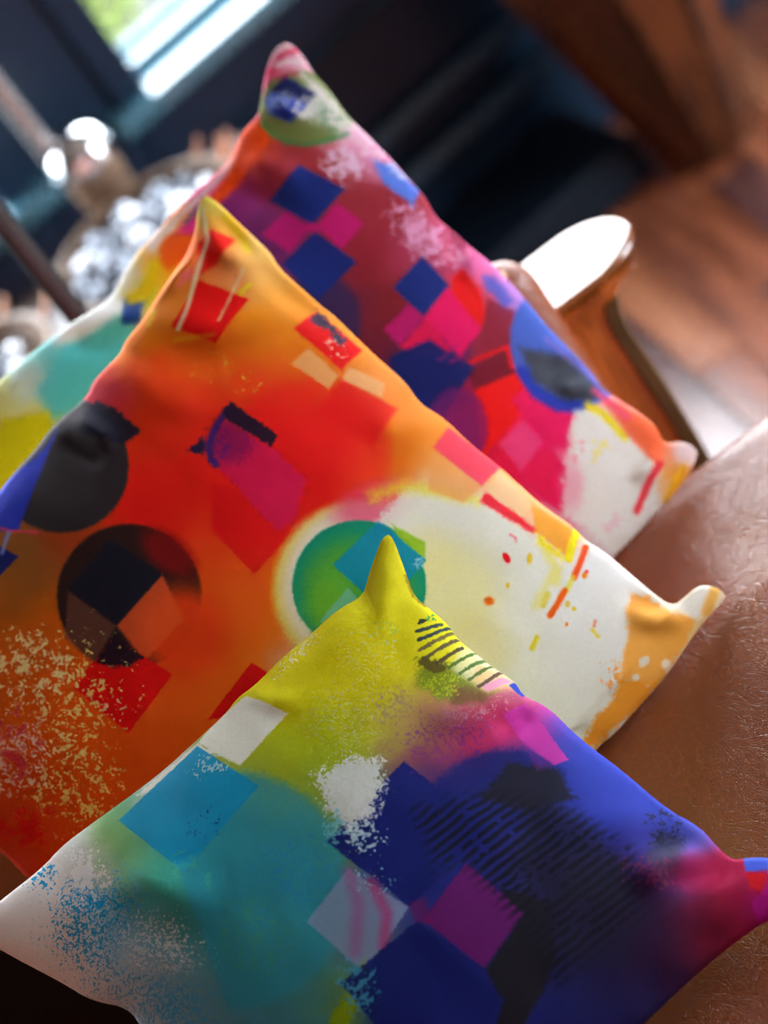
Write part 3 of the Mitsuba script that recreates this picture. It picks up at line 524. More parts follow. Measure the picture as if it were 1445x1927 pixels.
CUSHIONS['b'] = dict(
 origin=[-0.1563, 1.8521, 0.6928], ex=[0.9541, 0.2391, 0.1804], ey=[-0.2942, 0.6345, 0.7147], en=[0.0564, -0.735, 0.6757], thick=0.07, seed=2, back=0.9,
 edges=[
  [[-0.2847, -0.2898], [-0.2896, -0.1582], [-0.2922, -0.0317], [-0.2834, 0.0607], [-0.2778, 0.0978], [-0.2759, 0.1892], [-0.2828, 0.285]],
  [[0.2812, -0.2885], [0.2834, -0.2818], [0.2798, -0.2688], [0.2728, -0.2623], [0.2603, -0.2597], [0.2454, -0.2553], [0.2456, -0.2338], [0.2476, -0.2123], [0.2507, -0.1777], [0.2488, -0.1588], [0.2528, -0.1414], [0.2519, -0.11], [0.2548, -0.0845], [0.2587, -0.0553], [0.2588, -0.0282], [0.265, 0.0088], [0.2623, 0.0334], [0.271, 0.0547], [0.2738, 0.0835], [0.2774, 0.1112], [0.2829, 0.1441], [0.2831, 0.1598], [0.2852, 0.1764], [0.2872, 0.1966], [0.2901, 0.2139], [0.2959, 0.2254], [0.2992, 0.2473], [0.3023, 0.2696], [0.3063, 0.294], [0.3056, 0.3063]],
  [[-0.2828, 0.285], [-0.1551, 0.2894], [-0.0236, 0.2938], [0.0003, 0.2939], [0.0238, 0.2906], [0.0531, 0.2917], [0.0907, 0.2815], [0.1048, 0.2862], [0.1225, 0.2844], [0.1428, 0.2815], [0.152, 0.2855], [0.1777, 0.2837], [0.206, 0.2868], [0.2284, 0.2879], [0.2508, 0.2883], [0.27, 0.2941], [0.2831, 0.3016], [0.2927, 0.307], [0.3012, 0.3091], [0.3056, 0.3063]],
  [[-0.2847, -0.2898], [-0.1596, -0.2809], [-0.0401, -0.274], [0.0528, -0.2757], [0.1043, -0.2737], [0.1244, -0.28], [0.1496, -0.282], [0.1909, -0.287], [0.2335, -0.2855], [0.2498, -0.2854], [0.2696, -0.2886], [0.2812, -0.2885]]],
 folds=[([[0.1877, 0.2723], [0.2059, 0.2132], [0.246, 0.1828], [0.2781, 0.1465]], np.float64(0.017), 0.006),
  ([[0.151, 0.2811], [0.1749, 0.2141], [0.2127, 0.1701]], np.float64(0.0179), -0.003),
  ([[0.2779, 0.2916], [0.2682, 0.2538], [0.276, 0.2173]], np.float64(0.0094), 0.006),
  ([[0.2956, 0.2927], [0.291, 0.2648], [0.288, 0.2262]], np.float64(0.0066), -0.004),
  ([[0.2035, 0.2843], [0.2443, 0.2785], [0.2765, 0.2936]], np.float64(0.0066), 0.008),
  ([[0.1296, 0.277], [0.1294, 0.2101], [0.1431, 0.1661]], np.float64(0.017), 0.005),
  ([[0.0679, 0.2787], [0.0693, 0.2433], [0.0729, 0.2218]], np.float64(0.0104), 0.006),
  ([[0.0467, 0.2747], [0.0482, 0.2393], [0.0517, 0.2178]], np.float64(0.0085), -0.005),
  ([[0.2456, -0.27], [0.2252, -0.2501], [0.2098, -0.2208]], np.float64(0.0104), 0.007),
  ([[0.2531, -0.2562], [0.234, -0.238], [0.2225, -0.206]], np.float64(0.0076), -0.006),
  ([[0.2581, 0.0067], [0.2307, 0.0281], [0.2044, 0.0563]], np.float64(0.0142), 0.004),
  ([[0.2783, 0.2311], [0.2714, 0.1897], [0.2679, 0.127]], np.float64(0.0104), -0.004)],
 layers=[
  ('g', [(0.2976, 0.2986, 228, 215, 110, 0.01039), (0.2925, 0.2775, 250, 186, 90, 0.01228), (0.2653, 0.2677, 245, 110, 60, 0.01417), (0.286, 0.2418, 248, 205, 120, 0.01417), (0.2744, 0.2148, 250, 190, 110, 0.01605), (0.2563, 0.2364, 240, 139, 90, 0.01417), (0.2698, 0.1873, 250, 153, 70, 0.01889), (0.2101, 0.2685, 242, 139, 70, 0.01417), (0.1899, 0.2713, 242, 139, 60, 0.01417), (0.2188, 0.1828, 246, 139, 50, 0.01889), (0.255, 0.1275, 248, 153, 75, 0.01889), (0.2215, 0.1373, 244, 116, 40, 0.01889), (0.1525, 0.2736, 244, 130, 50, 0.01228), (0.2458, 0.0732, 250, 153, 85, 0.01605), (0.2403, 0.0221, 250, 148, 75, 0.017), (0.2357, -0.0279, 250, 139, 60, 0.017), (0.2104, 0.0115, 246, 125, 40, 0.017), (0.1816, 0.0247, 240, 90, 30, 0.017), (0.2406, -0.1056, 250, 153, 80, 0.01417), (0.2421, -0.1393, 250, 148, 75, 0.01133), (0.2474, -0.0658, 248, 158, 90, 0.01417), (0.1756, 0.2102, 244, 111, 40, 0.01889), (0.1786, 0.1696, 240, 85, 28, 0.01889), (0.1373, 0.2281, 236, 80, 36, 0.01889), (0.1877, 0.123, 236, 52, 24, 0.02361), (0.1373, 0.1673, 232, 52, 24, 0.02361), (0.1038, 0.1895, 228, 64, 32, 0.02361), (0.1055, 0.2407, 215, 60, 60, 0.01605), (0.095, 0.2584, 190, 40, 70, 0.01133), (0.1785, 0.0688, 236, 48, 20, 0.02833), (0.1187, 0.117, 232, 44, 22, 0.02833), (0.127, 0.0648, 232, 42, 24, 0.02833), (0.0784, 0.1575, 234, 46, 22, 0.02361), (0.0431, 0.1661, 236, 48, 24, 0.01889), (0.0659, 0.1, 236, 60, 24, 0.02361), (0.1585, 0.0305, 236, 50, 40, 0.01889), (-0.0206, 0.2077, 175, 70, 42, 0.01889), (-0.0588, 0.2214, 135, 92, 50, 0.01889), (-0.0868, 0.2115, 160, 92, 44, 0.01889), (-0.0951, 0.1734, 210, 100, 40, 0.01889), (0.0246, 0.0684, 240, 95, 26, 0.02833), (0.0223, 0.0317, 240, 105, 28, 0.02833), (-0.038, 0.0443, 240, 98, 26, 0.02833), (-0.0882, 0.0355, 238, 96, 26, 0.03305), (-0.1238, 0.0854, 236, 94, 28, 0.02833), (-0.1679, 0.0998, 228, 96, 36, 0.02833), (-0.1558, 0.0439, 236, 95, 26, 0.02833), (-0.2143, 0.102, 200, 70, 48, 0.02361), (-0.2516, 0.0758, 190, 50, 30, 0.02833), (-0.2158, 0.0418, 225, 85, 30, 0.02833), (-0.1768, -0.012, 230, 90, 26, 0.03777), (-0.23, 0.1873, 200, 90, 40, 0.05666), (0.1655, -0.0105, 238, 225, 180, 0.01889), (0.191, -0.0434, 238, 228, 200, 0.02361), (0.1912, -0.0835, 232, 230, 222, 0.02833), (0.1868, -0.1327, 230, 229, 224, 0.03305), (0.1404, -0.1034, 228, 222, 180, 0.02833), (0.1035, -0.1474, 226, 222, 206, 0.03305), (0.1959, -0.1835, 232, 230, 226, 0.02833), (0.2362, -0.1955, 234, 232, 228, 0.01889), (0.1454, -0.2024, 230, 228, 226, 0.03777), (0.2182, -0.2364, 232, 226, 214, 0.01889), (0.095, -0.2273, 226, 225, 224, 0.03777), (0.2367, -0.2755, 236, 200, 140, 0.01417), (0.2714, -0.2743, 236, 220, 190, 0.00944), (0.0537, -0.127, 226, 222, 190, 0.05666), (-0.0467, -0.1438, 226, 222, 210, 0.06611)]),
  ('e', [0.1653, 0.0795], [[0.0419, -0.0558], [-0.0547, -0.0418]], (236, 44, 20), 0.5, 0.01039, 0.00189, [[0.1811, 0.1838], [0.2721, 0.0703], [0.1539, -0.0191], [0.1133, 0.1246]]),
  ('p', [[0.0914, 0.1344], [0.1042, 0.0998], [0.0981, 0.0475], [0.0477, 0.0516], [0.0567, 0.1048]], (226, 36, 18), 0.75, 0.00142, 0.00094),
  ('p', [[0.1414, 0.1615], [0.1487, 0.1105], [0.1427, 0.0661], [0.1027, 0.0533], [0.0894, 0.0594], [0.1028, 0.1224], [0.107, 0.1437]], (214, 36, 90), 0.85, 0.00331, 0.00378),
  ('p', [[0.133, 0.0809], [0.1402, 0.0631], [0.106, 0.0489], [0.099, 0.0784]], (214, 40, 80), 0.5, 0.00944, 0.00283),
  ('e', [0.1312, 0.1434], [[0.0076, -0.0193], [-0.0209, -0.0079]], (110, 28, 90), 0.6, 0.0085, 0.00661, None),
  ('s', [[0.1511, 0.1631], [0.1293, 0.1599], [0.1152, 0.1543], [0.1082, 0.147], [0.1063, 0.1395]], 0.00307, (52, 34, 110), 0.9, 0.00189, 0.00142),
  ('p', [[0.1599, 0.1645], [0.1593, 0.111], [0.1479, 0.1099], [0.145, 0.1589], [0.148, 0.1649]], (34, 16, 44), 0.95, 0.00094, 0.00189),
  ('p', [[0.101, 0.1685], [0.1199, 0.1646], [0.1153, 0.1574], [0.1062, 0.155]], (32, 28, 66), 0.95, 0.00094, 0.00236),
  ('b', [0.1206, 0.1483], [[0.0109, -0.0155], [-0.0155, -0.0121]], (60, 30, 110), 0.4, 2, 0.8),
  ('e', [0.0946, -0.031], [[0.047, -0.0628], [-0.0625, -0.0464]], (236, 222, 120), 0.9, 0.00567, 0.00189, None),
  ('e', [0.0975, -0.0334], [[0.044, -0.0588], [-0.0595, -0.0442]], (240, 226, 208), 0.9, 0.00755, 0.00142, None),
  ('e', [0.1582, 0.0072], [[0.0273, -0.02], [-0.0115, -0.0167]], (232, 70, 110), 0.7, 0.01228, 0.00189, None),
  ('p', [[0.1427, -0.0044], [0.1919, -0.0081], [0.2072, -0.0373], [0.2183, -0.0667], [0.2184, -0.0984], [0.2227, -0.1299], [0.2119, -0.1491], [0.1089, -0.2002], [0.0702, -0.1489], [0.0853, -0.0926]], (232, 230, 216), 0.85, 0.00378, 0.00567),
  ('p', [[0.165, 0.0181], [0.1926, -0.0018], [0.2075, -0.0313], [0.2211, -0.0646], [0.2149, -0.0663], [0.2004, -0.0365], [0.1847, -0.0077], [0.1601, 0.0086]], (240, 222, 60), 0.65, 0.00708, 0.00378),
  ('e', [0.1388, -0.0932], [[0.0214, -0.0357], [-0.0371, -0.0215]], (236, 222, 120), 0.45, 0.02361, 0.00472, None),
  ('e', [0.1082, -0.1383], [[0.0157, -0.0283], [-0.0252, -0.0127]], (232, 215, 130), 0.45, 0.017, 0.00472, None),
  ('e', [0.1515, -0.0553], [[0.014, -0.0183], [-0.0193, -0.0142]], (236, 225, 140), 0.35, 0.01417, 0.00472, None),
  ('e', [0.0941, -0.0269], [[0.0345, -0.0464], [-0.0463, -0.0344]], (38, 142, 112), 1, 0.00142, 0.00094, None),
  ('e', [0.0888, -0.0286], [[0.0285, -0.0383], [-0.0375, -0.0279]], (96, 168, 64), 0.85, 0.01417, 0.00378, None),
  ('e', [0.064, -0.0173], [[0.0109, -0.0147], [-0.0224, -0.0167]], (120, 180, 60), 0.6, 0.01228, 0.00378, None),
  ('p', [[0.0867, -0.0204], [0.0794, -0.0458], [0.0546, -0.0358], [0.0474, -0.0184]], (120, 185, 165), 0.7, 0.00142, 0.00094),
  ('p', [[0.1544, -0.0158], [0.1592, -0.0496], [0.1438, -0.061], [0.1441, -0.0378]], (150, 195, 60), 0.9, 0.00142, 0.00094),
  ('p', [[0.1499, -0.0059], [0.1466, -0.06], [0.0881, -0.0576], [0.0945, 0.002]], (26, 140, 168), 0.95, 0.00094, 0.00094),
  ('b', [0.141, -0.0573], [[0.007, -0.0028], [-0.0031, -0.0069]], (150, 205, 220), 0.6, 2, 0.9),
  ('e', [0.0275, 0.2607], [[0.0349, -0.0561], [-0.05, -0.0436]], (46, 45, 49), 0.97, 0.00189, 0.00094, None),
  ('e', [0.0131, 0.2554], [[0.0246, -0.0392], [-0.0232, -0.0198]], (66, 63, 66), 0.6, 0.01417, 0.00189, None),
  ('p', [[0.0803, 0.2704], [0.0927, 0.2687], [0.0961, 0.2447], [0.092, 0.2141], [0.0737, 0.22], [0.0595, 0.2604]], (30, 30, 46), 0.95, 0.00142, 0.00236),
  ('p', [[0.0154, 0.2845], [0.0316, 0.2812], [0.0526, 0.2824], [0.0195, 0.2712], [-0.0426, 0.2515], [-0.054, 0.2672], [-0.0232, 0.2965]], (48, 62, 190), 0.95, 0.00142, 0.00094),
  ('s', [[-0.0526, 0.2725], [-0.0469, 0.2571], [-0.0341, 0.235]], 0.00118, (230, 70, 110), 0.8, 0.00142, 0.00094),
  ('p', [[-0.064, 0.2626], [-0.0608, 0.2357], [-0.091, 0.2399]], (28, 38, 110), 0.95, 0.00094, 0.00094),
  ('s', [[-0.0495, 0.2575], [-0.0668, 0.2509]], 0.00189, (130, 150, 220), 0.8, 0.00142, 0.00094),
  ('e', [-0.0318, 0.1308], [[0.0371, -0.0529], [-0.0506, -0.0393]], (42, 28, 28), 0.96, 0.00189, 0.00094, None),
  ('e', [0.0194, 0.1248], [[-0.001, -0.0283], [-0.0152, 0.0002]], (150, 26, 22), 0.75, 0.0085, 0.00189, None),
  ('e', [-0.029, 0.0716], [[0.0228, -0.032], [-0.031, -0.0236]], (240, 78, 34), 0.95, 0.017, 0.00189, None),
  ('p', [[0.0009, 0.1182], [-0.0199, 0.0778], [-0.0688, 0.0842], [-0.0587, 0.1228]], (236, 98, 62), 0.8, 0.00189, 0.00094),
  ('p', [[-0.0008, 0.1753], [0.0008, 0.1175], [-0.0582, 0.1237], [-0.0579, 0.1793]], (26, 26, 40), 0.96, 0.00094, 0.00094),
  ('p', [[-0.0594, 0.1781], [-0.0592, 0.1236], [-0.0967, 0.1189], [-0.0937, 0.155]], (112, 72, 60), 0.7, 0.00189, 0.00094),
  ('p', [[-0.0677, 0.1194], [-0.0642, 0.0572], [-0.1271, 0.0585], [-0.1242, 0.1226]], (228, 26, 18), 0.95, 0.00094, 0.00094),
  ('p', [[-0.0653, 0.1201], [-0.0673, 0.0877], [-0.0791, 0.0923], [-0.0902, 0.1047], [-0.0958, 0.1208]], (34, 22, 36), 0.96, 0.00142, 0.00283),
  ('p', [[-0.0151, 0.0076], [-0.0146, -0.0132], [-0.0603, -0.007], [-0.0778, 0.0086]], (216, 24, 20), 0.9, 0.00094, 0.00094),
  ('p', [[0.2354, 0.2608], [0.2466, 0.2117], [0.1957, 0.2094], [0.1857, 0.2536]], (234, 36, 30), 0.93, 0.00142, 0.00094),
  ('p', [[0.2801, 0.282], [0.2854, 0.2584], [0.2545, 0.2571], [0.2377, 0.264], [0.2623, 0.2832]], (236, 46, 46), 0.93, 0.00189, 0.00094),
  ('p', [[0.2305, 0.2776], [0.2434, 0.273], [0.2361, 0.2665], [0.2162, 0.2733]], (240, 110, 110), 0.8, 0.00189, 0.00094),
  ('p', [[0.2414, 0.1408], [0.2374, 0.1033], [0.2211, 0.1026], [0.2205, 0.1437]], (246, 176, 118), 0.85, 0.00189, 0.00094),
  ('p', [[0.2495, 0.1014], [0.2565, 0.0674], [0.2442, 0.0603], [0.2347, 0.0984]], (248, 180, 128), 0.85, 0.00189, 0.00094),
  ('p', [[0.2752, 0.1585], [0.2701, 0.1027], [0.2426, 0.105], [0.2486, 0.1624]], (238, 44, 50), 0.94, 0.00142, 0.00094),
  ('p', [[0.2769, 0.1599], [0.2684, 0.1202], [0.2602, 0.1196], [0.2664, 0.1376], [0.263, 0.1553]], (66, 66, 88), 0.95, 0.00142, 0.00472),
  ('b', [0.2559, 0.1223], [[0.0001, -0.02], [-0.0132, -0.0007]], (240, 225, 200), 0.3, 1, 0.9),
  ('p', [[0.2356, 0.099], [0.2437, 0.0435], [0.2004, 0.0389], [0.1972, 0.0973]], (232, 44, 50), 0.75, 0.00236, 0.00094),
  ('s', [[0.2927, 0.3023], [0.2805, 0.2889], [0.2711, 0.2778], [0.2516, 0.2712], [0.232, 0.2632], [0.2076, 0.2521], [0.1878, 0.2463]], 0.00212, (232, 222, 180), 0.9, 0.00189, 0.00142),
  ('s', [[0.2674, 0.2339], [0.2461, 0.2285], [0.2148, 0.2204]], 0.00118, (236, 215, 170), 0.7, 0.00142, 0.00189),
  ('s', [[0.2587, 0.2201], [0.2466, 0.2215]], 0.00236, (240, 210, 60), 0.7, 0.00189, 0.00142),
  ('s', [[0.2988, 0.2793], [0.293, 0.2596], [0.2854, 0.2425]], 0.00331, (225, 205, 50), 0.6, 0.00378, 0.00189),
  ('s', [[0.1895, 0.2779], [0.1765, 0.2735]], 0.00212, (230, 205, 60), 0.7, 0.00189, 0.00189),
  ('s', [[0.1777, 0.2425], [0.2002, 0.2162]], 0.00189, (240, 200, 70), 0.5, 0.00283, 0.00283),
  ('b', [0.1784, 0.1878], [[0.0144, -0.074], [-0.0322, -0.0072]], (240, 200, 90), 0.16, 1, 0.7),
  ('p', [[0.2593, -0.0015], [0.2586, -0.0601], [0.2308, -0.0582], [0.2337, -0.0032]], (246, 72, 98), 0.9, 0.00142, 0.00094),
  ('p', [[0.2303, -0.0039], [0.2308, -0.0582], [0.2084, -0.0549], [0.199, -0.0237]], (244, 160, 96), 0.7, 0.00236, 0.00094),
  ('p', [[0.254, -0.0599], [0.2462, -0.1039], [0.2277, -0.1044], [0.229, -0.0641]], (250, 196, 150), 0.85, 0.00189, 0.00094),
  ('p', [[0.2294, -0.0638], [0.2291, -0.1219], [0.2237, -0.12], [0.2207, -0.091], [0.2178, -0.0653]], (238, 44, 60), 0.9, 0.00189, 0.00283),
  ('p', [[0.2458, -0.1019], [0.2488, -0.1451], [0.2244, -0.1553], [0.2265, -0.1203]], (250, 160, 70), 0.9, 0.00189, 0.00094),
  ('p', [[0.2257, -0.1209], [0.2244, -0.1553], [0.2188, -0.1546], [0.218, -0.1287]], (240, 220, 60), 0.8, 0.00283, 0.00378),
  ('s', [[0.2534, -0.1479], [0.2393, -0.1517], [0.224, -0.1579]], 0.00354, (240, 222, 60), 0.9, 0.00142, 0.00094),
  ('s', [[0.2425, -0.1634], [0.228, -0.1677], [0.2132, -0.1712]], 0.00283, (240, 80, 40), 0.92, 0.00142, 0.00142),
  ('s', [[0.2126, -0.1705], [0.1989, -0.1733]], 0.00212, (225, 215, 70), 0.8, 0.00189, 0.00142),
  ('s', [[0.1978, -0.1718], [0.1836, -0.1739], [0.1722, -0.1746]], 0.00283, (236, 98, 28), 0.96, 0.00118, 0.00142),
  ('s', [[0.2163, -0.1391], [0.2089, -0.157], [0.1995, -0.1614]], 0.00307, (226, 212, 50), 0.55, 0.00519, 0.00378),
  ('s', [[0.204, -0.1547], [0.1877, -0.1572], [0.1715, -0.1597]], 0.0026, (226, 212, 60), 0.5, 0.00519, 0.00378),
  ('s', [[0.1855, -0.1622], [0.1763, -0.1643]], 0.00283, (220, 196, 50), 0.7, 0.00189, 0.00189),
  ('s', [[0.1492, -0.1769], [0.1391, -0.179]], 0.00236, (220, 205, 60), 0.9, 0.00142, 0.00189),
  ('e', [0.1908, -0.1143], [[-0.0014, -0.0045], [-0.0031, 0.0001]], (236, 36, 50), 1, 0.00094, 0.00047, None),
  ('e', [0.1502, -0.1248], [[0.0017, -0.0039], [-0.0036, -0.0015]], (228, 110, 30), 1, 0.00189, 0.00094, None),
  ('e', [0.1712, -0.1296], [[0.0007, -0.0018], [-0.0022, -0.001]], (220, 185, 60), 0.9, 0.00142, 0.00047, None),
  ('e', [0.2029, -0.1308], [[0.0007, -0.0024], [-0.0045, -0.0021]], (224, 190, 60), 0.9, 0.00142, 0.00094, None),
  ('e', [0.2202, -0.1778], [[0.0011, -0.0021], [-0.0027, -0.0013]], (232, 120, 30), 0.9, 0.00094, 0.00047, None),
  ('e', [0.1745, -0.1907], [[0.0005, -0.0014], [-0.0018, -0.0007]], (230, 130, 40), 0.9, 0.00094, 0.00047, None),
  ('e', [0.1897, -0.1879], [[0.0008, -0.0018], [-0.0018, -0.0007]], (225, 190, 60), 0.9, 0.00094, 0.00047, None),
  ('e', [0.1897, -0.181], [[0.001, -0.0021], [-0.0026, -0.0013]], (225, 190, 60), 0.8, 0.00094, 0.00047, None),
  ('e', [0.2246, -0.177], [[0.0005, -0.0014], [-0.0015, -0.0005]], (236, 40, 60), 0.9, 0.00094, 0.00047, None),
  ('s', [[0.21, -0.1044], [0.2105, -0.1098], [0.2077, -0.1125]], 0.00071, (230, 90, 110), 0.8, 0.00094, 0.00094),
  ('s', [[0.1927, -0.2087], [0.1882, -0.2107]], 0.00118, (235, 130, 90), 0.8, 0.00094, 0.00094),
  ('s', [[0.1844, -0.2111], [0.1829, -0.2191]], 0.00165, (226, 205, 60), 0.8, 0.00142, 0.00142),
  ('b', [0.1641, -0.2462], [[0.0139, -0.0107], [-0.015, -0.0154]], (240, 150, 60), 0.34, 1, 0.9),
  ('p', [[0.2312, -0.2204], [0.2394, -0.2292], [0.2389, -0.2575], [0.2474, -0.2785], [0.2289, -0.2838], [0.1785, -0.2867], [0.161, -0.2566], [0.1812, -0.2456], [0.2001, -0.2402], [0.2163, -0.2254]], (242, 166, 82), 0.93, 0.00236, 0.00425),
  ('p', [[0.1632, -0.2549], [0.1827, -0.286], [0.157, -0.2842], [0.1349, -0.2784], [0.1037, -0.2734], [0.098, -0.2634], [0.1211, -0.258], [0.1439, -0.2623]], (240, 152, 62), 0.93, 0.00236, 0.00425),
  ('e', [0.1895, -0.2639], [[0.0059, -0.0016], [-0.0018, -0.0036]], (232, 226, 215), 0.9, 0.00142, 0.00142, None),
  ('e', [0.1737, -0.266], [[0.0031, -0.0018], [-0.0013, -0.0027]], (232, 226, 215), 0.9, 0.00142, 0.00094, None),
  ('e', [0.2002, -0.281], [[0.0039, -0.0019], [-0.0017, -0.0037]], (236, 230, 220), 0.8, 0.00189, 0.00094, None),
  ('p', [[0.244, -0.2546], [0.2771, -0.265], [0.2824, -0.2756], [0.2478, -0.2806]], (236, 230, 220), 0.9, 0.00283, 0.00142),
  ('s', [[0.279, -0.2778], [0.2599, -0.2825]], 0.00472, (246, 180, 90), 0.85, 0.00283, 0.00189),
  ('b', [-0.1449, 0.123], [[0.0749, -0.0579], [-0.0533, -0.0763]], (246, 222, 140), 0.36, 1, 0.9),
  ('b', [-0.1331, 0.1625], [[0.0454, -0.0324], [-0.0294, -0.0473]], (244, 222, 160), 0.4, 1, 0.9),
  ('b', [-0.1974, 0.0784], [[0.0477, -0.0665], [-0.0481, -0.0345]], (244, 218, 140), 0.37, 1, 0.85),
  ('b', [-0.2033, 0.1338], [[0.018, -0.0411], [-0.0464, -0.0218]], (240, 208, 195), 0.54, 1, 0.85),
  ('b', [-0.1959, 0.1392], [[0.0197, -0.0278], [-0.0333, -0.0246]], (190, 20, 40), 0.5, 0, 0.7),
  ('b', [-0.2499, 0.089], [[0.0261, -0.0363], [-0.0266, -0.0177]], (200, 24, 30), 0.55, 0, 0.7),
  ('b', [-0.1146, 0.0804], [[0.0092, -0.0288], [-0.0202, -0.0033]], (245, 200, 170), 0.26, 1, 0.9)])
